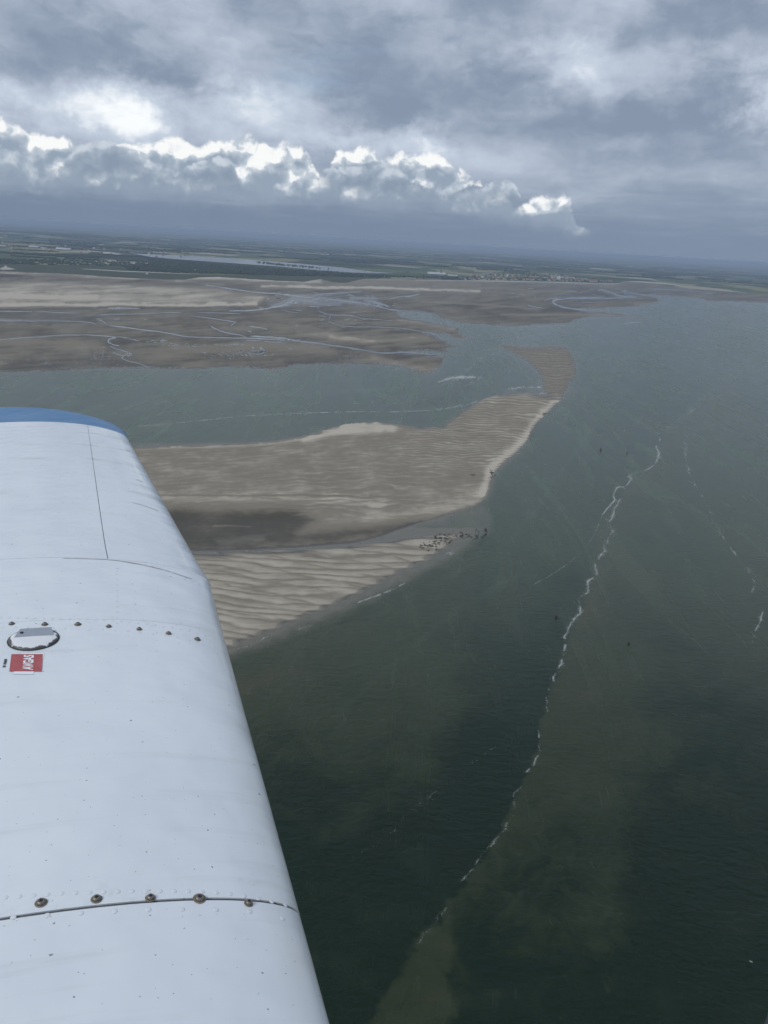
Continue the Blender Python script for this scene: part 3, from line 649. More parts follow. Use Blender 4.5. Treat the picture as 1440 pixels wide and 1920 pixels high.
left = fill([(-40, 488), (120, 488), (240, 492), (250, 500), (120, 498), (-40, 496)], 420, (12, 30), (8, 14))
for k in range(46):                                                     # hedges and copses running across
    x0, y0 = RNG.uniform(-60, 330), RNG.uniform(441, 492); L_ = RNG.uniform(20, 120)
    for q in np.linspace(0, L_, int(L_ / 2.2)): left.append((x0 + q, y0 + 0.058 * q + RNG.normal(0, 0.25), RNG.uniform(12, 34), RNG.uniform(9, 16)))
wood_mass('hedge_rows', left, 'dark hedges and copses between the fields at the left')
far = []
for k in range(260):
    x0 = RNG.uniform(-60, 1480); yh = 415 + 0.0577 * x0; y0 = yh + RNG.uniform(7, 24) if k % 2 else yh + RNG.uniform(14, 40); L_ = RNG.uniform(20, 150)
    for q in np.linspace(0, L_, int(L_ / 3)): far.append((x0 + q, y0 + 0.0577 * q + RNG.normal(0, 0.3), RNG.uniform(25, 70), RNG.uniform(14, 26)))
wood_mass('far_woods', far, 'blue-green far woods across the plain towards the horizon')
town = fill([(840, 523.5), (900, 519), (930, 511), (960, 509), (1020, 513), (1060, 517.5), (1100, 521), (1152, 526.5), (1150, 530), (1050, 528), (950, 526), (850, 525)], 620, (8, 20), (7, 15))
town += fill([(760, 519), (880, 521), (880, 525), (780, 522.5)], 120, (8, 18), (6, 11))
wood_mass('town_trees', town, 'dark trees among the houses of the seafront town')

# ------------------------------------------------------------------ houses
def house_mesh(name, wall, roof, L_=1.0, D_=0.7, H_=0.55, rise=0.42):
    bm = bmesh.new(); x, y = L_ / 2, D_ / 2
    P = [(-x, -y, 0), (x, -y, 0), (x, y, 0), (-x, y, 0), (-x, -y, H_), (x, -y, H_), (x, y, H_), (-x, y, H_), (-x, 0, H_ + rise), (x, 0, H_ + rise)]
    v = [bm.verts.new(p) for p in P]
    for f in ((0, 1, 5, 4), (2, 3, 7, 6), (1, 2, 6, 9, 5), (3, 0, 4, 8, 7)): bm.faces.new([v[i] for i in f]).material_index = 0
    e = 0.06
    R_ = [(-x - e, -y - e, H_ - 0.04), (x + e, -y - e, H_ - 0.04), (x + e, 0, H_ + rise + 0.03), (-x - e, 0, H_ + rise + 0.03), (x + e, y + e, H_ - 0.04), (-x - e, y + e, H_ - 0.04)]
    r = [bm.verts.new(p) for p in R_]
    for f in ((0, 1, 2, 3), (3, 2, 4, 5)): bm.faces.new([r[i] for i in f]).material_index = 1
    ch = bmesh.ops.create_cube(bm, size=1.0, matrix=Matrix.Translation((x * 0.55, 0, H_ + rise)) @ Matrix.Diagonal((0.09, 0.09, 0.30, 1)))
    for q in {f for vv in ch['verts'] for f in vv.link_faces}: q.material_index = 2
    me = bpy.data.meshes.new(name); bm.to_mesh(me); bm.free()
    for m_ in (wall, roof, BRICK): me.materials.append(m_)
    return me
BRICK = plain('brick', (0.24, 0.11, 0.08), 0.9, 0.2)
WALLS = [plain('render_white', (0.60, 0.58, 0.54), 0.85, 0.06), plain('render_cream', (0.60, 0.54, 0.43), 0.85, 0.08), plain('render_grey', (0.42, 0.40, 0.37), 0.85, 0.08), BRICK]
ROOFS = [plain('slate', (0.10, 0.105, 0.12), 0.7, 0.2), plain('red_tile', (0.27, 0.105, 0.065), 0.85, 0.2), plain('grey_sheet', (0.46, 0.47, 0.48), 0.5, 0.08)]
HM = [house_mesh('house', WALLS[i], ROOFS[j]) for i, j in ((0, 0), (1, 1), (2, 0), (0, 1), (3, 1), (3, 0), (0, 2))]
SHED = house_mesh('shed', WALLS[0], ROOFS[2], 1.0, 0.35, 0.12, 0.05)
def place(name, me, px, py, size, rz, label, cat, group=None, sz=None):
    o = bpy.data.objects.new(name, me); COL.objects.link(o)
    o.location = on_land(px, py); o.rotation_euler.z = rz; o.scale = (size, size, size if sz is None else sz)
    return tag(o, label, cat, group)
for k in range(118):
    t = random.random(); px = 862 + 290 * t; cy = float(np.interp(px, [860, 950, 1050, 1155], [525.2, 526.0, 527.6, 529.9]))
    front = random.random() < 0.62
    py = cy - (random.uniform(0.0, 1.2) if front else random.uniform(1.2, 2.0 + 9.0 * max(0, 1 - abs(px - 960) / 130)))
    place('house', random.choice(HM[:4] if front else HM), px, py, random.uniform(12, 24), random.uniform(-0.5, 0.5),
          'small pale house in the front row of the seafront town' if front else 'small house half hidden by trees in the seafront town', 'house',
          'front row of the seafront town' if front else 'houses behind the town front')
for k in range(52):
    px = random.choice([random.uniform(0, 110), random.uniform(90, 260), random.uniform(150, 240), random.uniform(250, 400)]); py = 459 + 0.062 * px + random.gauss(0, 4.5)
    place('farmhouse', random.choice(HM), px, py, random.uniform(12, 22), random.uniform(-0.8, 0.8), 'tiny farmhouse among the hedges on the left plain', 'house', 'farmhouses on the left plain')
for (px, py, sz, lab) in [(120, 470.2, 150, 'long white greenhouse roof on the left plain'), (10, 443.5, 60, 'white shed near the left edge below the horizon'), (65, 465, 110, 'low pale shed left of the long white greenhouse'), (82, 466.5, 60, 'small white shed beside the low pale shed'), (190, 459.8, 60, 'white shed right of the pale stubble field'),
                          (205, 477.5, 110, 'pale low shed near the left end of the lake'), (222, 478.6, 70, 'white shed nearest the left end of the lake'), (4, 462.5, 90, 'pale shed at the left edge of the picture'), (848, 518.8, 90, 'pale shed roof in front of the seafront town, left of the trees'), (818, 517, 160, 'long pale shed roof left of the seafront town'), (692, 511.2, 36, 'bright white hut at the right end of the lake')]:
    place('farm_shed', SHED, px, py, sz, random.uniform(-0.15, 0.15), lab, 'shed')
# church with its pale tower, and a big villa
ch = bpy.data.objects.new('church', None); COL.objects.link(ch); ch.location = on_land(928, 519.5)
bm = bmesh.new(); bmesh.ops.create_cube(bm, size=1, matrix=Matrix.Translation((0, 0, 17)) @ Matrix.Diagonal((13, 13, 34, 1))); bm_obj('bell_tower', bm, WALLS[0], ch, False)
bm = bmesh.new(); bmesh.ops.create_cone(bm, cap_ends=True, segments=4, radius1=9.5, radius2=0.3, depth=11, matrix=Matrix.Translation((0, 0, 39.4)) @ Matrix.Rotation(R(45), 4, 'Z')); bm_obj('tower_roof', bm, ROOFS[0], ch, False)
o = bpy.data.objects.new('nave', HM[2]); COL.objects.link(o); o.parent = ch; o.location = (22, 0, 0); o.scale = (30, 24, 20)
tag(ch, 'church with a tall pale square tower above the town trees', 'church')
place('villa', HM[0], 1052, 522.3, 46, 0.2, 'large white villa above the right end of the seafront town', 'villa')

# ------------------------------------------------------------------ haze
HZ = 99000.0
bm = bmesh.new(); bmesh.ops.create_cube(bm, size=1.0)
for v in bm.verts: v.co = Vector((v.co.x * 2 * HZ, v.co.y * 2 * HZ, -4.5 if v.co.z < 0 else ALT + 6.0))
mh = bpy.data.materials.new('haze_air'); mh.use_nodes = True; mh.node_tree.nodes.clear()
pv_ = mh.node_tree.nodes.new('ShaderNodeVolumePrincipled'); om = mh.node_tree.nodes.new('ShaderNodeOutputMaterial')
pv_.inputs['Color'].default_value = (0.57, 0.70, 0.88, 1); pv_.inputs['Density'].default_value = 5.0e-5; pv_.inputs['Anisotropy'].default_value = 0.0
mh.node_tree.links.new(pv_.outputs[0], om.inputs['Volume'])
hz = bm_obj('haze', bm, mh, None, False); tag(hz, 'thin bluish haze lying over the whole bay', kind='stuff')

# ------------------------------------------------------------------ the aircraft wing
ES = ray(218.0, 454.0); EF = np.cross(ES, (0, 0, 1.0)); EF /= np.linalg.norm(EF); EU = np.cross(EF, ES)
plane = bpy.data.objects.new('airplane', None); COL.objects.link(plane)
Mw = Matrix.Identity(4)
for i in range(3): Mw[i][0], Mw[i][1], Mw[i][2], Mw[i][3] = EF[i], ES[i], EU[i], EYE[i]
plane.matrix_world = Mw
tag(plane, 'white airplane wing with blue tip, riveted skin and fuel cap', 'airplane')
SB, SK = 4.255, 2.237
def wsec(s):
    if s < SK: return 0.218, -1.382
    k = (s - SK) / (SB - SK); q = 0.03 * math.exp(-((s - SK) / 0.10)) * 0.15
    return 0.218 - 0.218 * k + q, -1.382 + 0.31 * k
def foil(w, t=0.10, m=0.025, p=0.4):
    x = w * w
    yt = 5 * t * (0.2969 * math.sqrt(x) - 0.126 * x - 0.3516 * x ** 2 + 0.2843 * x ** 3 - 0.1036 * x ** 4)
    zc = m / p ** 2 * (2 * p * x - x * x) if x < p else m / (1 - p) ** 2 * ((1 - 2 * p) + 2 * p * x - x * x)
    return x, (zc + yt if w >= 0 else zc - yt)
def wpt(s, w, inset=0.0, skew=0.0):
    le, te = wsec(s); c = le - te; x, z = foil(w)
    if inset:
        x1, z1 = foil(w + 0.004); x0, z0 = foil(w - 0.004)
        nx, nz = -(z1 - z0), (x1 - x0); L_ = math.hypot(nx, nz) + 1e-12
        # outward normal of the section; chordwise x runs aft
        dx, dz = nx / L_, nz / L_
        return (le - x * c + dx * inset * 1.0, s + skew * x, -1.0 + z * c - dz * inset) if True else None
    return (le - x * c, s + skew * x, -1.0 + z * c)
SKT = 0.30
def skin(name, s0, s1, w0, w1, mat, inset=0.0, thick=0.0025, ns=24, nw=60, sk0=0.0, sk1=0.0, parent=plane):
    ws = [w0 + (w1 - w0) * i / nw for i in range(nw + 1)]; V, Fq = [], []
    for lay in ((inset, inset + thick) if thick else (inset,)):
        for j in range(ns + 1):
            k = j / ns
            for w in ws: V.append(wpt(s0 + (s1 - s0) * k, w, lay, sk0 + (sk1 - sk0) * k))
    n = nw + 1; m_ = (ns + 1) * n
    for j in range(ns):
        for i in range(nw): Fq.append([j * n + i, (j + 1) * n + i, (j + 1) * n + i + 1, j * n + i + 1])
    if thick:                                                        # rims with their own corners, so that the skin stays smooth to its edge
        def rim(ids):
            b0 = len(V); V.extend(V[q] for q in ids); V.extend(V[m_ + q] for q in ids); k_ = len(ids)
            for q in range(k_ - 1): Fq.append([b0 + q, b0 + q + 1, b0 + k_ + q + 1, b0 + k_ + q])
        rim(list(range(n))); rim([ns * n + i for i in range(n)][::-1]); rim([j * n for j in range(ns + 1)][::-1]); rim([j * n + nw for j in range(ns + 1)])
    return mesh_obj(name, V, Fq, mat, parent)
def paint(name, col, grime=True, ro=0.16):
    m, N, b = material(name)
    tc = N.n('ShaderNodeTexCoord'); P = E_(N, tc.outputs['Object'])
    sp = N.n('ShaderNodeSeparateXYZ'); N.put(sp.inputs[0], P); fx, sy, uz = (E_(N, o) for o in sp.outputs)
    c = N.mix(N.noise(P, 1.6, 5, 0.6), tuple(q * 0.95 for q in col), col)
    if grime:
        for sc, r0, keep in ((9.0, 0.036, 0.62), (21.0, 0.046, 0.80), (46.0, 0.06, 0.78)):
            Pn = N.vm('ADD', P, N.vm('SCALE', N.noise(P, 160.0, 2, 0.5, color=True), scale=0.004))
            d = N.vor(Pn, sc, 'F1'); cc = N.vor(Pn, sc, 'F1', out='Color')
            sc_ = N.n('ShaderNodeSeparateColor'); N.put(sc_.inputs[0], cc)
            on = N.m('GREATER_THAN', E_(N, sc_.outputs[0]), keep); rr = 0.35 + E_(N, sc_.outputs[1]) * 0.65
            fl = on * (1.0 - N.ss(d, rr * (r0 * 0.45), rr * r0))
            c = N.mix(fl * 0.8, c, (0.13, 0.13, 0.13))
        stain = N.ss(N.noise(N.vm('MULTIPLY', P, (2.0, 26.0, 1.0)), 1.0, 4, 0.6), 0.56, 0.80)
        c = N.mix(stain * 0.16, c, (0.40, 0.40, 0.40))
        le = N.ss(fx, 0.13, 0.215) * (1.0 - N.ss(sy, 1.9, 2.4))
        c = N.mix(le * (0.15 + 0.25 * N.noise(P, 9.0, 4, 0.6)), c, (0.52, 0.47, 0.36))
        # dust along the screw rows
        for s0, wd in ((0.955, 0.030), (1.85, 0.035)):
            row = N.m('EXPONENT', ((sy - s0) / wd) ** 2.0 * -1.0)
            c = N.mix(row * N.ss(N.noise(P, 22.0, 5, 0.7), 0.52, 0.80) * 0.30, c, (0.34, 0.31, 0.27))
    N.put(b.inputs['Base Color'], c)
    N.put(b.inputs['Roughness'], ro + N.noise(P, 6.0, 3, 0.6) * 0.12)
    b.inputs['Coat Weight'].default_value = 0.5 if grime else 0.0; b.inputs['Coat Roughness'].default_value = 0.05
    Pd = N.vm('MULTIPLY', P, (1.0, 1.3, 1.0))
    bump(N, b, N.noise(Pd, 3.2, 2, 0.5) + N.noise(Pd, 9.0, 2, 0.5) * 0.22 + N.m('SINE', sy * 24.0) * N.noise(Pd, 2.0, 2, 0.5) * 0.10, 0.24, 0.06)
    return m
WHITE = paint('wing_white', (0.748, 0.788, 0.818)); BLUE = paint('wing_blue', (0.032, 0.165, 0.36), False, 0.26)
GAP = plain('joint_sealant', (0.13, 0.135, 0.145), 0.8, 0.2, 30)
GAPL = plain('joint_grey', (0.30, 0.31, 0.33), 0.8, 0.2, 30)
WS = 0.43                                                                 # spar line
skin('wing_frame', -0.9, SB + 0.01, -0.97, 0.985, GAP, 0.0032, 0.0, 60, 110)
skin('tip_frame', SB - 0.3, SB + 0.01, -0.97, 0.985, GAP, 0.0034, 0.0, 12, 110, sk0=0.22, sk1=SKT)
skin('inboard_skin', -0.9, 0.9290, -0.99, 0.99, WHITE)
skin('tank_skin', 0.9345, 1.8595, -0.99, 0.99, WHITE, ns=16, nw=90)
skin('middle_skin', 1.8605, 2.249, -0.99, 0.99, WHITE, sk1=0.10)
skin('nose_skin', 2.2505, SB - 0.0, -0.99, WS - 0.0008, WHITE, sk0=0.10, sk1=SKT, nw=80)
skin('main_skin', 2.2505, SB, WS + 0.0008, 0.772, WHITE, sk0=0.10, sk1=SKT)
skin('aileron', 2.2505, SB, 0.7745, 0.99, WHITE, sk0=0.10, sk1=SKT)
# blue tip fairing: a thin band on the last bay and the rounded end
def tip():
    nw, nk = 90, 16; V, Fq = [], []
    for j in range(nk + 1):
        k = j / nk
        if j == 0: s, th, back = SB + 0.0015, 1.0, 0.0
        else:
            a = k * math.pi / 2; s = SB + 0.56 * math.sin(a); th = max(0.03, math.cos(a) ** 0.42); back = 0.50 * (1 - math.cos(a)) ** 1.1
        le, te = wsec(SB); c = le - te; le2, te2 = le - back, te + 0.16 * (1 - math.cos(k * math.pi / 2))
        for i in range(nw + 1):
            w = -0.99 + 1.98 * i / nw; x, z = foil(w); zm = 0.012
            V.append((le2 - x * (le2 - te2), s + SKT * x, -1.0 + ((z - zm) * th + zm) * c))
    n = nw + 1
    for j in range(nk):
        for i in range(nw): Fq.append([j * n + i, (j + 1) * n + i, (j + 1) * n + i + 1, j * n + i + 1])
    Fq.append([nk * n + i for i in range(n)][::-1])
    return mesh_obj('wingtip_fairing', V, Fq, BLUE, plane)
tip()
def on_wing(px, py, lift=0.0):
    """survey position -> (f, s, u) on the top skin, with the skin normal"""
    v = ray(px, py); vf, vs, vu = float(v @ EF), float(v @ ES), float(v @ EU)
    u = -0.9
    for _ in range(40):
        t = u / vu; f, s = vf * t, vs * t
        le, te = wsec(min(max(s, -0.9), SB)); x = min(max((le - f) / (le - te), 0.0), 1.0)
        u = 0.5 * u + 0.5 * (-1.0 + foil(math.sqrt(x))[1] * (le - te))
    w = math.sqrt(x); a = Vector(wpt(s, min(w + 0.01, 1))); b_ = Vector(wpt(s, max(w - 0.01, 0.001)))
    tx = (b_ - a).normalized(); nrm = tx.cross(Vector((0, 1, 0))).normalized()
    if nrm.z < 0: nrm = -nrm
    return Vector((f, s, u)), nrm, tx
def seat(o, px, py, lift=0.0, spin=0.0):
    p, n, tx = on_wing(px, py)
    y = n.cross(tx); m = Matrix((tx, y, n)).transposed().to_4x4(); m.translation = p + n * lift
    o.matrix_local = m @ Matrix.Rotation(spin, 4, 'Z'); return o
def lathe(bm, prof, seg=20, cap=True, mi=0):
    rings = [[bm.verts.new((r * math.cos(2 * math.pi * i / seg), r * math.sin(2 * math.pi * i / seg), z)) for i in range(seg)] for r, z in prof]
    for a, b_ in zip(rings, rings[1:]):
        for i in range(seg): bm.faces.new((a[i], a[(i + 1) % seg], b_[(i + 1) % seg], b_[i])).material_index = mi
    if cap:
        bm.faces.new(rings[-1]).material_index = mi; bm.faces.new(rings[0][::-1]).material_index = mi
    return rings
STEEL = plain('screw_steel', (0.21, 0.19, 0.17), 0.45, 0.4, 200, 0.7); DARK = plain('screw_slot', (0.03, 0.03, 0.03), 0.8)
GRIM = plain('screw_grime', (0.20, 0.17, 0.13), 0.9, 0.5, 150)
def screw(px, py, r):
    bm = bmesh.new(); lathe(bm, [(r * 1.18, 0.0002), (r * 1.12, 0.0008), (r * 0.98, 0.0010)], 20); wash = bm_obj('screw', bm, GRIM, plane)
    seat(wash, px, py, 0.0, random.random() * 3)
    bm = bmesh.new(); lathe(bm, [(r * 0.86, 0.0006), (r * 0.84, 0.0030), (r * 0.66, 0.0046), (r * 0.34, 0.0052), (r * 0.30, 0.0030)], 20); bm_obj('screw_head', bm, STEEL, wash)
    bm = bmesh.new()
    for q in (0, math.pi / 2): bmesh.ops.create_cube(bm, size=1, matrix=Matrix.Rotation(q, 4, 'Z') @ Matrix.Translation((0, 0, 0.0047)) @ Matrix.Diagonal((r * 0.62, r * 0.16, 0.0014 + 0.0002 * (q > 0), 1)))
    bm_obj('screw_slot', bm, DARK, wash, False)
for (px, py), rr_ in zip(((77, 1693), (181, 1686), (282, 1684), (374, 1685), (466, 1694)), (0.0074, 0.0070, 0.0066, 0.0084, 0.0062)): screw(px, py, rr_)
for px, py in ((22, 1170), (84, 1171), (146, 1171), (204, 1175), (261, 1180), (316, 1188), (370, 1199)): screw(px, py, random.uniform(0.0060, 0.0074))
bm = bmesh.new(); lathe(bm, [(0.0060, 0.0), (0.0054, 0.00035), (0.0038, 0.0007), (0.0016, 0.0008)], 12); RIV = bpy.data.meshes.new('rivet'); bm.to_mesh(RIV); bm.free(); RIV.materials.append(WHITE)
RIV.polygons.foreach_set('use_smooth', np.ones(len(RIV.polygons), bool))
def rivet(px, py, k=1.0):
    o = bpy.data.objects.new('rivet', RIV); COL.objects.link(o); o.parent = plane; seat(o, px, py, 0.0, 0.0); o.scale = (k, k, k)
def row(pts, n, k=1.0):
    P = smooth_path(pts, 12); d = np.r_[0, np.cumsum(np.linalg.norm(np.diff(P, axis=0), axis=1))]
    for q in np.linspace(0, d[-1], n): rivet(np.interp(q, d, P[:, 0]), np.interp(q, d, P[:, 1]), k)
row([(10, 1683), (120, 1675), (260, 1671), (380, 1672), (460, 1680), (535, 1697)], 21, 0.66)
row([(25, 1720), (170, 1711), (300, 1705), (420, 1706), (480, 1710), (530, 1722)], 9, 0.72)
row([(0, 1158), (120, 1160), (230, 1165), (330, 1178), (400, 1196)], 26, 0.72)
row([(5, 1176), (120, 1178), (230, 1183), (330, 1195), (400, 1213)], 18, 0.6)
row([(219, 1066), (219, 1110), (219, 1168)], 11, 0.6)
row([(0, 1043), (120, 1044), (218, 1050), (300, 1066), (385, 1100)], 30, 0.66)
row([(200, 887), (232, 892), (262, 901), (283, 911)], 8, 0.7); row([(232, 940), (262, 946), (292, 956), (311, 965)], 8, 0.7); row([(185, 829), (215, 836), (243, 846), (255, 854)], 8, 0.7); row([(262, 1000), (300, 1008), (335, 1020), (352, 1031)], 8, 0.7)
row([(0, 873), (80, 873), (160, 879)], 18, 0.75); row([(0, 923), (80, 924), (165, 932)], 18, 0.75); row([(10, 818), (70, 818), (160, 824)], 18, 0.75); row([(0, 980), (80, 980), (190, 990)], 18, 0.75)

def seam(pts, w=0.5):
    P = smooth_path(pts, 5)
    for a, b_ in zip(P, P[1:]): pass
    V, Fq = [], []
    for q in P:
        for dy in (-w, w): p, n, _ = on_wing(q[0], q[1] + dy); V.append(tuple(p + n * 0.0005))
    for i in range(len(P) - 1): Fq.append([2 * i, 2 * i + 2, 2 * i + 3, 2 * i + 1])
    mesh_obj('rib_seam', V, Fq, GAPL, plane, False)
for pts in ([(200, 887), (232, 892), (268, 904)], [(232, 940), (262, 946), (296, 958)], [(104, 874), (135, 876), (163, 881)], [(190, 830), (215, 836), (244, 846)], [(118, 821), (140, 823), (162, 826)], [(120, 1047), (218, 1051), (300, 1067), (360, 1086)], [(70, 924), (100, 925), (140, 929)]): seam(pts)
# fuel cap
CHIP, Nc, bc_ = material('cap_chipped_paint')
tc = Nc.n('ShaderNodeTexCoord'); Pc = E_(Nc, tc.outputs['Object']); ln = Nc.n('ShaderNodeVectorMath', operation='LENGTH'); Nc.put(ln.inputs[0], Nc.vm('MULTIPLY', Pc, (1, 1, 0)))
ed = Nc.ss(E_(Nc, ln.outputs['Value']) + (Nc.noise(Pc, 55.0, 3, 0.6) - 0.5) * 0.022, 0.0475, 0.0505)
Nc.put(bc_.inputs['Base Color'], Nc.mix(ed, (0.76, 0.77, 0.78), (0.09, 0.09, 0.085))); bc_.inputs['Roughness'].default_value = 0.4
bm = bmesh.new(); lathe(bm, [(0.0530, -0.004), (0.0535, 0.001), (0.0515, 0.0042), (0.0480, 0.0056), (0.028, 0.0064), (0.004, 0.0066)], 48)
cap = bm_obj('fuel_cap', bm, CHIP, plane); seat(cap, 63, 1199, 0.0); cap['label'] = 'round fuel filler cap with chipped paint'
bm = bmesh.new(); lathe(bm, [(0.0525, -0.003), (0.0560, 0.0002), (0.0556, 0.0010), (0.0520, 0.0014)], 48, False); bm_obj('seal_ring', bm, plain('rubber', (0.03, 0.032, 0.035), 0.7), cap)
bm = bmesh.new()                                                         # raised hinged tab over the outboard half
T0 = [(-0.043, 0.004, 0.0068), (0.041, 0.004, 0.0068), (0.032, 0.041, 0.0092), (-0.036, 0.041, 0.0092)]
T0 = [(-x_, y_, z_) for x_, y_, z_ in T0]
lo = [bm.verts.new((x_, y_, z_ - 0.009)) for x_, y_, z_ in T0]; hi = [bm.verts.new(p) for p in T0]
bm.faces.new(hi); bm.faces.new(lo[::-1])
for i in range(4): bm.faces.new((lo[i], lo[(i + 1) % 4], hi[(i + 1) % 4], hi[i]))
bmesh.ops.recalc_face_normals(bm, faces=bm.faces); bm_obj('cap_tab', bm, plain('tab_shade_grey', (0.30, 0.335, 0.38), 0.35, 0.1, 40), cap, False)  # grey holds the tilted face's shade and dark sky reflection, painted in
bm = bmesh.new(); lathe(bm, [(0.0040, 0.006), (0.0040, 0.0094), (0.0025, 0.0100)], 12); pin = bm_obj('tab_pin', bm, DARK, cap); pin.location = (-0.027, 0.022, 0.0)
# placard
RED, Nr, br = material('placard_red'); tc = Nr.n('ShaderNodeTexCoord'); Pr = E_(Nr, tc.outputs['Object'])
Nr.put(br.inputs['Base Color'], Nr.mix(Nr.noise(Pr, 60.0, 4, 0.6), (0.33, 0.05, 0.06), (0.50, 0.13, 0.13))); br.inputs['Roughness'].default_value = 0.5
DEC = plain('placard_white', (0.84, 0.86, 0.88), 0.45, 0.03, 40)
def on_skin_quad(name, corners, lift, mat, parent=plane, nx=6, ny=4):
    V, Fq = [], []
    for j in range(ny + 1):
        for i in range(nx + 1):
            a = np.array(corners[0]) * (1 - i / nx) + np.array(corners[1]) * (i / nx); b_ = np.array(corners[3]) * (1 - i / nx) + np.array(corners[2]) * (i / nx)
            q = a * (1 - j / ny) + b_ * (j / ny); p, n, _ = on_wing(q[0], q[1]); V.append(tuple(p + n * lift))
    for j in range(ny):
        for i in range(nx): k = j * (nx + 1) + i; Fq.append([k, k + 1, k + nx + 2, k + nx + 1])
    return mesh_obj(name, V, Fq, mat, parent, False)
plac = on_skin_quad('placard', [(21.5, 1227), (80.5, 1227), (78.5, 1259.5), (17.5, 1259.5)], 0.0009, RED); plac['label'] = 'faded red fuel placard lettered in white'
on_skin_quad('placard_margin', [(26, 1259.5), (64, 1259.5), (62.5, 1264.5), (25, 1264.5)], 0.0008, DEC, plac)
on_skin_quad('placard_margin', [(40, 1225.2), (80.5, 1225.2), (80.5, 1226.8), (40, 1226.8)], 0.0008, DEC, plac)
on_skin_quad('placard_margin', [(80.8, 1226), (83.5, 1226), (80.5, 1236), (79.5, 1236)], 0.0008, DEC, plac)
def lettering(text, corners, lift, mat, parent, bold=0.0):
    """flat letters mapped on the skin; corners: text start-bottom, start-top, end-top, end-bottom"""
    cu = bpy.data.curves.new('lettering', 'FONT'); cu.body = text; cu.offset = bold
    to = bpy.data.objects.new('lettering', cu); COL.objects.link(to); bpy.context.view_layer.update()
    me = bpy.data.meshes.new_from_object(to.evaluated_get(bpy.context.evaluated_depsgraph_get()))
    bpy.data.objects.remove(to)
    c = np.array([v.co[:] for v in me.vertices]); lo_, hi_ = c.min(0), c.max(0); k = (c - lo_) / (hi_ - lo_ + 1e-9)
    for v, (a, b_, _) in zip(me.vertices, k):
        q = (1 - a) * ((1 - b_) * np.array(corners[0]) + b_ * np.array(corners[1])) + a * ((1 - b_) * np.array(corners[3]) + b_ * np.array(corners[2]))
        p, n, _ = on_wing(q[0], q[1]); v.co = p + n * lift
    me.materials.append(mat); o = bpy.data.objects.new('lettering', me); COL.objects.link(o); o.parent = parent; return o
lettering('AVGAS', [(62, 1257), (41.5, 1257), (44.5, 1229), (64, 1229)], 0.0014, DEC, plac, 0.035)
inkm = plain('decal_black', (0.05, 0.055, 0.065), 0.6); print_ = None      # worn print, no longer legible
for g0, n_ in ((1251.5, 2), (1246.3, 6)):
    for i in range(n_):
        y_ = g0 - 1.75 * i; x_ = 4.9 + (1251.5 - y_) * 0.25 + random.uniform(-0.3, 0.3); w_ = random.uniform(4.8, 6.4)
        on_skin_quad('worn_print', [(x_, y_ - 1.3), (x_ + w_, y_ - 1.3), (x_ + w_ - 0.3, y_), (x_ - 0.3, y_)], 0.0010, inkm, plane, 2, 1)

# ------------------------------------------------------------------ seals hauled out on the bank
def seal_mesh():
    bm = bmesh.new(); seg = 10
    prof = [(-0.92, 0.05, 0.07, 0.06), (-0.80, 0.10, 0.10, 0.09), (-0.60, 0.17, 0.16, 0.15), (-0.30, 0.27, 0.24, 0.23), (0.0, 0.31, 0.28, 0.27), (0.30, 0.29, 0.26, 0.26), (0.52, 0.21, 0.21, 0.28), (0.66, 0.15, 0.15, 0.33), (0.76, 0.145, 0.14, 0.36), (0.86, 0.12, 0.11, 0.36), (0.95, 0.06, 0.055, 0.34)]
    rings = [[bm.verts.new((x, ry * math.cos(2 * math.pi * i / seg), max(0.0, zc + rz * math.sin(2 * math.pi * i / seg)))) for i in range(seg)] for x, ry, rz, zc in prof]
    for a, b_ in zip(rings, rings[1:]):
        for i in range(seg): bm.faces.new((a[i], a[(i + 1) % seg], b_[(i + 1) % seg], b_[i]))
    bm.faces.new(rings[0][::-1]); bm.faces.new(rings[-1])
    def fin(pts):
        v = [bm.verts.new(p) for p in pts]; bm.faces.new(v[:4]); bm.faces.new(v[4:][::-1])
        for i in range(4): bm.faces.new((v[i], v[(i + 1) % 4], v[4 + (i + 1) % 4], v[4 + i]))
    for sg in (-1, 1):
        P = [(0.34, 0.20 * sg, 0.10), (0.20, 0.24 * sg, 0.10), (0.02, 0.44 * sg, 0.02), (0.14, 0.47 * sg, 0.02)]; fin(P + [(a, b_, c + 0.04) for a, b_, c in P])
        P = [(-0.85, 0.02 * sg, 0.03), (-0.88, 0.08 * sg, 0.03), (-1.20, 0.16 * sg, 0.02), (-1.22, 0.03 * sg, 0.02)]; fin(P + [(a, b_, c + 0.05) for a, b_, c in P])
    bmesh.ops.recalc_face_normals(bm, faces=bm.faces)
    me = bpy.data.meshes.new('seal'); bm.to_mesh(me); bm.free(); me.polygons.foreach_set('use_smooth', np.ones(len(me.polygons), bool)); return me
SEALS = []
for i, colr in enumerate(((0.020, 0.019, 0.018), (0.045, 0.040, 0.035), (0.030, 0.029, 0.028))):
    me = seal_mesh(); me.materials.append(plain('seal_fur', colr, 0.5, 0.35, 4)); SEALS.append(me)
def z8(a, b_): return 740 + a / 6.545, 860 + b_ / 6.545
herd = []
def scatter(n, x0, y0, x1, y1, spread, lab, grp):
    for _ in range(n):
        t = random.random(); a = x0 + (x1 - x0) * t + random.gauss(0, 12); b_ = y0 + (y1 - y0) * t + random.gauss(0, spread); herd.append((*z8(a, b_), lab, grp))
scatter(34, 300, 1070, 560, 1080, 34, 'dark seal lying on the pale sand at the left end of the herd', 'seals at the left end of the herd')
scatter(58, 480, 985, 690, 970, 34, 'dark seal lying in the crowded middle of the herd', 'seals in the middle of the herd')
scatter(42, 700, 960, 1030, 930, 26, 'dark seal lying in the shallows right of the crowded middle', 'seals in the shallows')
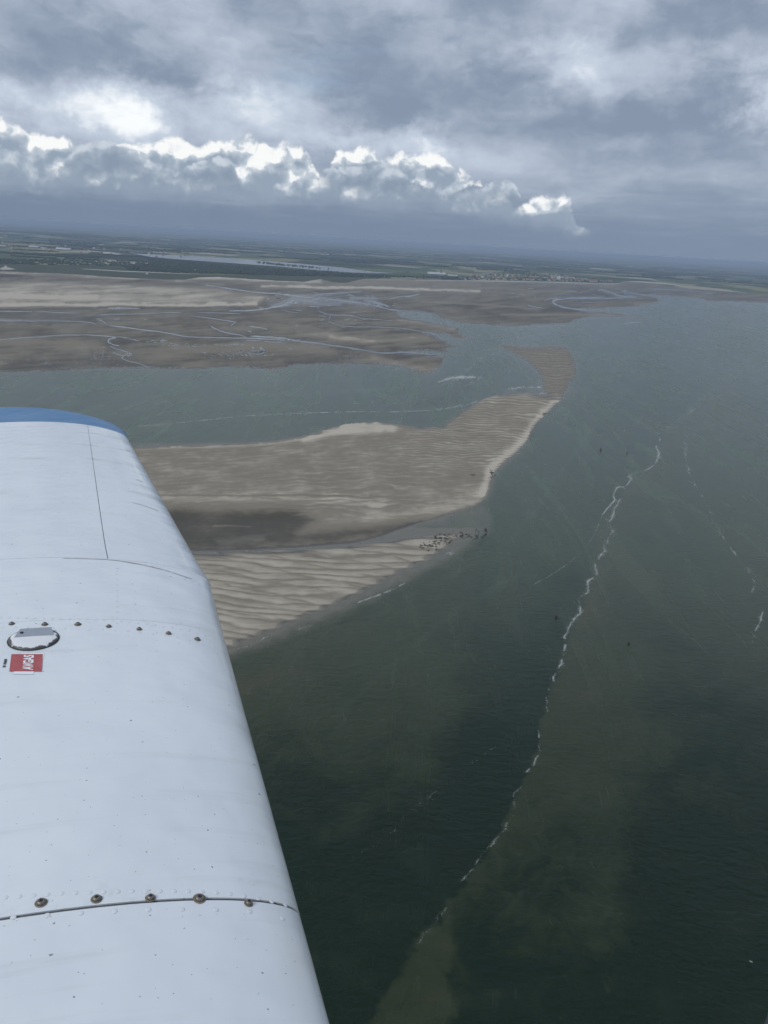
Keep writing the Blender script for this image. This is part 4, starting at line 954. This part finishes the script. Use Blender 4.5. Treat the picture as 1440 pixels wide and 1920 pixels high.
scatter(16, 1120, 860, 1115, 915, 10, 'dark seal in the tight huddle at the tip of the shallow bar', 'seals in the tip huddle'); scatter(8, 1115, 930, 1065, 968, 6, 'dark seal in the tight huddle at the tip of the shallow bar', 'seals in the tip huddle')
scatter(22, 1185, 150, 1215, 205, 16, 'dark seal in the tight huddle on the edge of the main bank', 'seals on the main bank edge')
scatter(9, 910, 212, 1010, 208, 6, 'dark seal in the thin row behind the main bank huddle', 'seals in the thin row')
for px, py in ((1083 / 6.545 + 740, 860 + 210 / 6.545), (740 + 1170 / 6.545, 860 + 226 / 6.545), (740 + 1155 / 6.545, 860 + 246 / 6.545)): herd.append((px, py, 'lone dark seal just below the main bank huddle', 'lone seals by the huddle'))
for _ in range(12): herd.append((1021 + random.gauss(0, 3.0), 776 + random.gauss(0, 2.0), 'dark seal on the far pale edge near the bank tip', 'seals near the bank tip'))
for _ in range(5): herd.append((993 + random.gauss(0, 1.2), 813 + random.gauss(0, 2.2), 'dark seal on the pale edge nearer than the tip group', 'seals between the tip and the huddle'))
herd.append((927, 918.5, 'lone dark seal swimming close off the bank edge', None)); herd.append((849, 997, 'lone dark seal just above the shallow bar seals', None))
gp = ground(np.array([q[0] for q in herd]), np.array([q[1] for q in herd])); hz_ = sand_fields(gp[:, 0].copy(), gp[:, 1].copy())[0]
for (px, py, lab, grp), g, z in zip(herd, gp, hz_):
    o = bpy.data.objects.new('seal', random.choice(SEALS)); COL.objects.link(o)
    k = random.uniform(1.2, 1.6); o.location = (g[0], g[1], max(float(z) - 0.02, -0.12)); o.rotation_euler.z = random.uniform(0, 6.28); o.scale = (k, k, k); tag(o, lab, 'seal', grp)

# ------------------------------------------------------------------ buoys and a gull
def buoy(px, py, hull, top, cone, k, label):
    r = bpy.data.objects.new('navigation_buoy', None); COL.objects.link(r); g = ground(np.array([px]), np.array([py]))[0]; r.location = (g[0], g[1], 0.0); r.scale = (k, k, k); r.rotation_euler = (0.08, -0.06, 0.4)
    bm = bmesh.new(); lathe(bm, [(0.75, -0.7), (1.15, -0.3), (1.25, 0.1), (1.25, 0.55), (1.05, 0.75)], 18); bm_obj('hull', bm, hull, r)
    bm = bmesh.new(); lathe(bm, [(0.75, 0.75), (0.30, 2.6), (0.30, 2.9)], 10); bm_obj('tower', bm, hull, r)
    bm = bmesh.new(); lathe(bm, [(0.42, 2.95), (0.03 if cone else 0.42, 3.75)], 12); bm_obj('top_mark', bm, top, r, False)
    bm = bmesh.new(); lathe(bm, [(0.09, 3.7), (0.09, 4.05), (0.04, 4.15)], 8); bm_obj('lantern', bm, DARK, r)
    return tag(r, label, 'buoy', 'navigation buoys')
BR = plain('buoy_red', (0.36, 0.03, 0.03), 0.5, 0.15); BG = plain('buoy_green', (0.02, 0.13, 0.06), 0.5, 0.15); BD = plain('buoy_black', (0.018, 0.018, 0.02), 0.6, 0.1)
buoy(1042.5, 1159, BD, BR, False, 1.0, 'red-topped buoy left of the long foam line'); buoy(1178.5, 1208.5, BD, BG, True, 0.9, 'green buoy in the brown water right of the foam line')
buoy(1126.5, 844, BD, BD, True, 1.2, 'dark buoy, left one of the far pair right of the sandbank'); buoy(1175.5, 850, BD, BG, True, 1.1, 'dark green buoy, right one of the far pair right of the sandbank')
bm = bmesh.new(); lathe(bm, [(0.01, -0.30), (0.06, -0.2), (0.085, 0.0), (0.06, 0.18), (0.045, 0.24), (0.02, 0.32)], 8)
gm = plain('gull_white', (0.8, 0.8, 0.8), 0.7, 0.05); gull = bpy.data.objects.new('gull', None); COL.objects.link(gull); g = ground(np.array([1408.0]), np.array([1803.0]), 3.0)[0]; gull.location = g; gull.rotation_euler = (0, 0, 0.9)
b_ = bm_obj('body', bm, gm, gull); b_.rotation_euler = (0, R(90), 0)
for sg in (-1, 1):
    V = [(0.10, 0.05 * sg, 0.03), (-0.08, 0.05 * sg, 0.03), (-0.10, 0.35 * sg, 0.13), (0.12, 0.35 * sg, 0.13), (-0.12, 0.70 * sg, 0.06), (0.0, 0.70 * sg, 0.06)]
    V2 = V + [(a, b2, c - 0.015) for a, b2, c in V]
    mesh_obj('wing', V2, [[0, 1, 2, 3], [3, 2, 4, 5], [6, 9, 8, 7], [9, 11, 10, 8], [0, 3, 9, 6], [3, 5, 11, 9], [1, 7, 8, 2], [2, 8, 10, 4], [4, 10, 11, 5]], gm, gull, False)
tag(gull, 'white gull flying low over the dark water at the lower right', 'gull')

# ------------------------------------------------------------------ foam
MAT_FOAM = plain('sea_foam', (0.60, 0.62, 0.60), 0.9, 0.12, 0.5)
_t = MAT_FOAM.node_tree; _o = _t.nodes['Material Output']; _b = _t.nodes['Principled BSDF']; _tr = _t.nodes.new('ShaderNodeBsdfTransparent'); _mx = _t.nodes.new('ShaderNodeMixShader')
_mx.inputs[0].default_value = 0.52; _t.links.new(_tr.outputs[0], _mx.inputs[1]); _t.links.new(_b.outputs[0], _mx.inputs[2]); _t.links.new(_mx.outputs[0], _o.inputs[0])
def foam(name, pts, width, density, size, label, lum=1.0, per=8, gap=0.5, mat=None):
    width *= 1.7; size *= 0.80; density *= 0.95; gap += 0.02
    P = smooth_path(pts, per); d = np.r_[0, np.cumsum(np.linalg.norm(np.diff(P, axis=0), axis=1))]; V, Fq = [], []
    n = int(d[-1] * density * 2.6); ph = random.random() * 50
    for q in np.sort(RNG.uniform(0, d[-1], n)):
        m1 = perlin(np.array([q / 16.0 + ph]), np.array([3.3]))[0] * 1.6; m2 = perlin(np.array([q / 70.0 + ph]), np.array([8.1]))[0] * 1.6
        if m1 + 0.7 * m2 < gap - 0.5 and random.random() < 0.85: continue
        wob = perlin(np.array([q / 13.0 + ph]), np.array([15.0]))[0] * 4.5 * width
        cx = np.interp(q, d, P[:, 0]) + wob + random.gauss(0, 0.55 * width); cy = np.interp(q, d, P[:, 1]) + random.gauss(0, 0.4 * width)
        halo = random.random() < 0.55; hs = 0.45 if halo else 0.85
        if halo: cx += random.gauss(0, 2.2 * width) + random.uniform(0, 5 * width * max(0, m2)); cy += random.gauss(0, 0.9 * width)
        m = 6; a0 = random.random() * 6; sx = size * hs * random.uniform(0.3, 1.3) * (1 + 0.8 * max(0, m1)); sy = sx * random.uniform(0.25, 0.55); b0 = len(V); tilt = random.uniform(-0.5, 0.1)
        for i in range(m):
            a = a0 + 6.2832 * i / m; rr = random.uniform(0.6, 1.2); V.append((cx + sx * rr * math.cos(a), cy + sy * rr * math.sin(a) + tilt * sx * math.cos(a)))
        Fq.append(list(range(b0, b0 + m)))
    if not V: return
    A_ = np.array(V); z = 0.06 + 0.03 * RNG.random(len(Fq)).repeat(6)
    v = ray(A_[:, 0], A_[:, 1]); t = (z - ALT) / v[:, 2]
    return tag(mesh_obj(name, EYE + v * t[:, None], Fq, mat or MAT_FOAM, smooth=False), label, 'foam', kind='stuff')
foam('foam_line', [(1236, 826), (1238, 812), (1255, 800), (1270, 788), (1290, 775), (1310, 762)], 0.6, 0.9, 1.3, 'broken far end of the long foam line', gap=0.55)
foam('foam_line', [(1230, 835), (1234, 858), (1218, 878), (1180, 892), (1184, 898), (1172, 912), (1158, 914), (1150, 928), (1152, 938), (1140, 952), (1128, 967)], 0.45, 5.0, 1.1, 'brightest stretch of the long foam line', gap=0.1)
foam('foam_line', [(1128, 967), (1120, 990), (1108, 1012), (1090, 1036), (1060, 1060), (1030, 1080), (1000, 1096)], 0.35, 1.6, 0.7, 'thin foam line curving left from the bright stretch', gap=0.3)
foam('foam_line', [(1165, 935), (1150, 958), (1148, 972), (1141, 985), (1148, 996), (1131, 1028), (1133, 1034), (1118, 1055), (1117, 1078), (1103, 1090), (1102, 1110), (1086, 1122), (1088, 1145), (1070, 1170), (1060, 1195), (1058, 1225), (1048, 1250), (1036, 1280)], 0.9, 3.0, 1.3, 'ragged foam line through the middle of the sea', gap=0.42)
foam('foam_line', [(1030, 1290), (1024, 1310), (1027, 1335)], 0.6, 1.5, 0.9, 'short faint foam line below the ragged one', gap=0.4)
foam('foam_line', [(1007, 1368), (1012, 1390), (1008, 1418), (996, 1438), (986, 1448)], 0.7, 4.0, 1.1, 'short foam hook in the lower sea', gap=0.25)
foam('foam_line', [(980, 1475), (962, 1490), (965, 1508), (958, 1535), (930, 1575), (905, 1600), (890, 1625), (862, 1655)], 1.0, 2.4, 0.9, 'foam trail running down through the dark water', gap=0.4)
foam('foam_line', [(950, 1380), (920, 1405), (885, 1430), (850, 1465), (830, 1475), (770, 1520), (735, 1560), (660, 1610)], 1.4, 0.34, 0.8, 'faint foam trail across the dark lower water', gap=0.5)
foam('foam_line', [(840, 1700), (810, 1735), (780, 1775)], 2.0, 1.0, 0.8, 'faint foam smear at the bottom of the sea', gap=0.4)
foam('foam_line', [(1285, 830), (1288, 870), (1305, 910), (1330, 955), (1345, 990), (1370, 1028), (1395, 1060), (1410, 1080), (1415, 1098), (1408, 1110)], 0.9, 1.6, 1.0, 'dotted foam line near the right edge', gap=0.5)
foam('foam_line', [(1432, 1140), (1425, 1165), (1415, 1185), (1412, 1205)], 0.9, 2.2, 1.2, 'short foam line at the right edge', gap=0.3)
foam('foam_line', [(430, 1220), (470, 1210), (520, 1185), (560, 1180), (590, 1170)], 0.8, 0.35, 1.3, 'few foam flecks off the lower sandbank by the wing', gap=0.35)
foam('foam_line', [(670, 1130), (705, 1117), (740, 1104), (758, 1094)], 0.6, 2.2, 1.2, 'foam streak in the shallows off the lower sandbank', gap=0.3)
foam('foam_line', [(836, 1040), (846, 1035), (842, 1040), (850, 1036)], 0.7, 1.2, 1.2, 'few foam flecks off the seal bar', gap=0.2)
foam('foam_line', [(250, 800), (300, 796), (380, 788), (460, 780), (560, 775), (660, 772), (740, 772), (820, 768), (880, 757), (895, 752)], 0.35, 0.9, 1.5, 'long thin foam line across the inner channel', gap=0.15)
foam('foam_line', [(835, 712), (850, 708), (872, 707), (888, 708)], 1.1, 4.5, 2.0, 'bright white breaking patch at the channel mouth', gap=-0.6)
foam('foam_line', [(820, 716), (840, 713), (862, 712)], 0.8, 1.5, 1.3, 'foam streaks left of the bright breaking patch', gap=0.3)
foam('foam_line', [(903, 706), (892, 714), (880, 720), (872, 726)], 0.6, 2.0, 1.1, 'slanting foam streak right of the bright patch', gap=0.1); foam('foam_line', [(890, 684), (880, 692), (872, 697)], 0.5, 1.6, 1.0, 'slanting foam streak above the bright patch', gap=0.1)
foam('foam_line', [(900, 672), (918, 668), (930, 661), (940, 658)], 0.6, 1.6, 1.2, 'foam streak near the far sandy spit', gap=0.2); foam('foam_line', [(950, 730), (975, 727), (1000, 726), (1030, 728)], 1.4, 1.0, 1.6, 'foam ripples between the two sandbanks', gap=0.3); foam('foam_line', [(1010, 738), (1040, 735), (1062, 737)], 1.0, 1.0, 1.6, 'pale ripples off the bank tip', gap=0.3)
foam('foam_line', [(1170, 606), (1190, 605), (1200, 604)], 0.4, 1.5, 1.4, 'pale streak in the far water beyond the spit', gap=0.1)
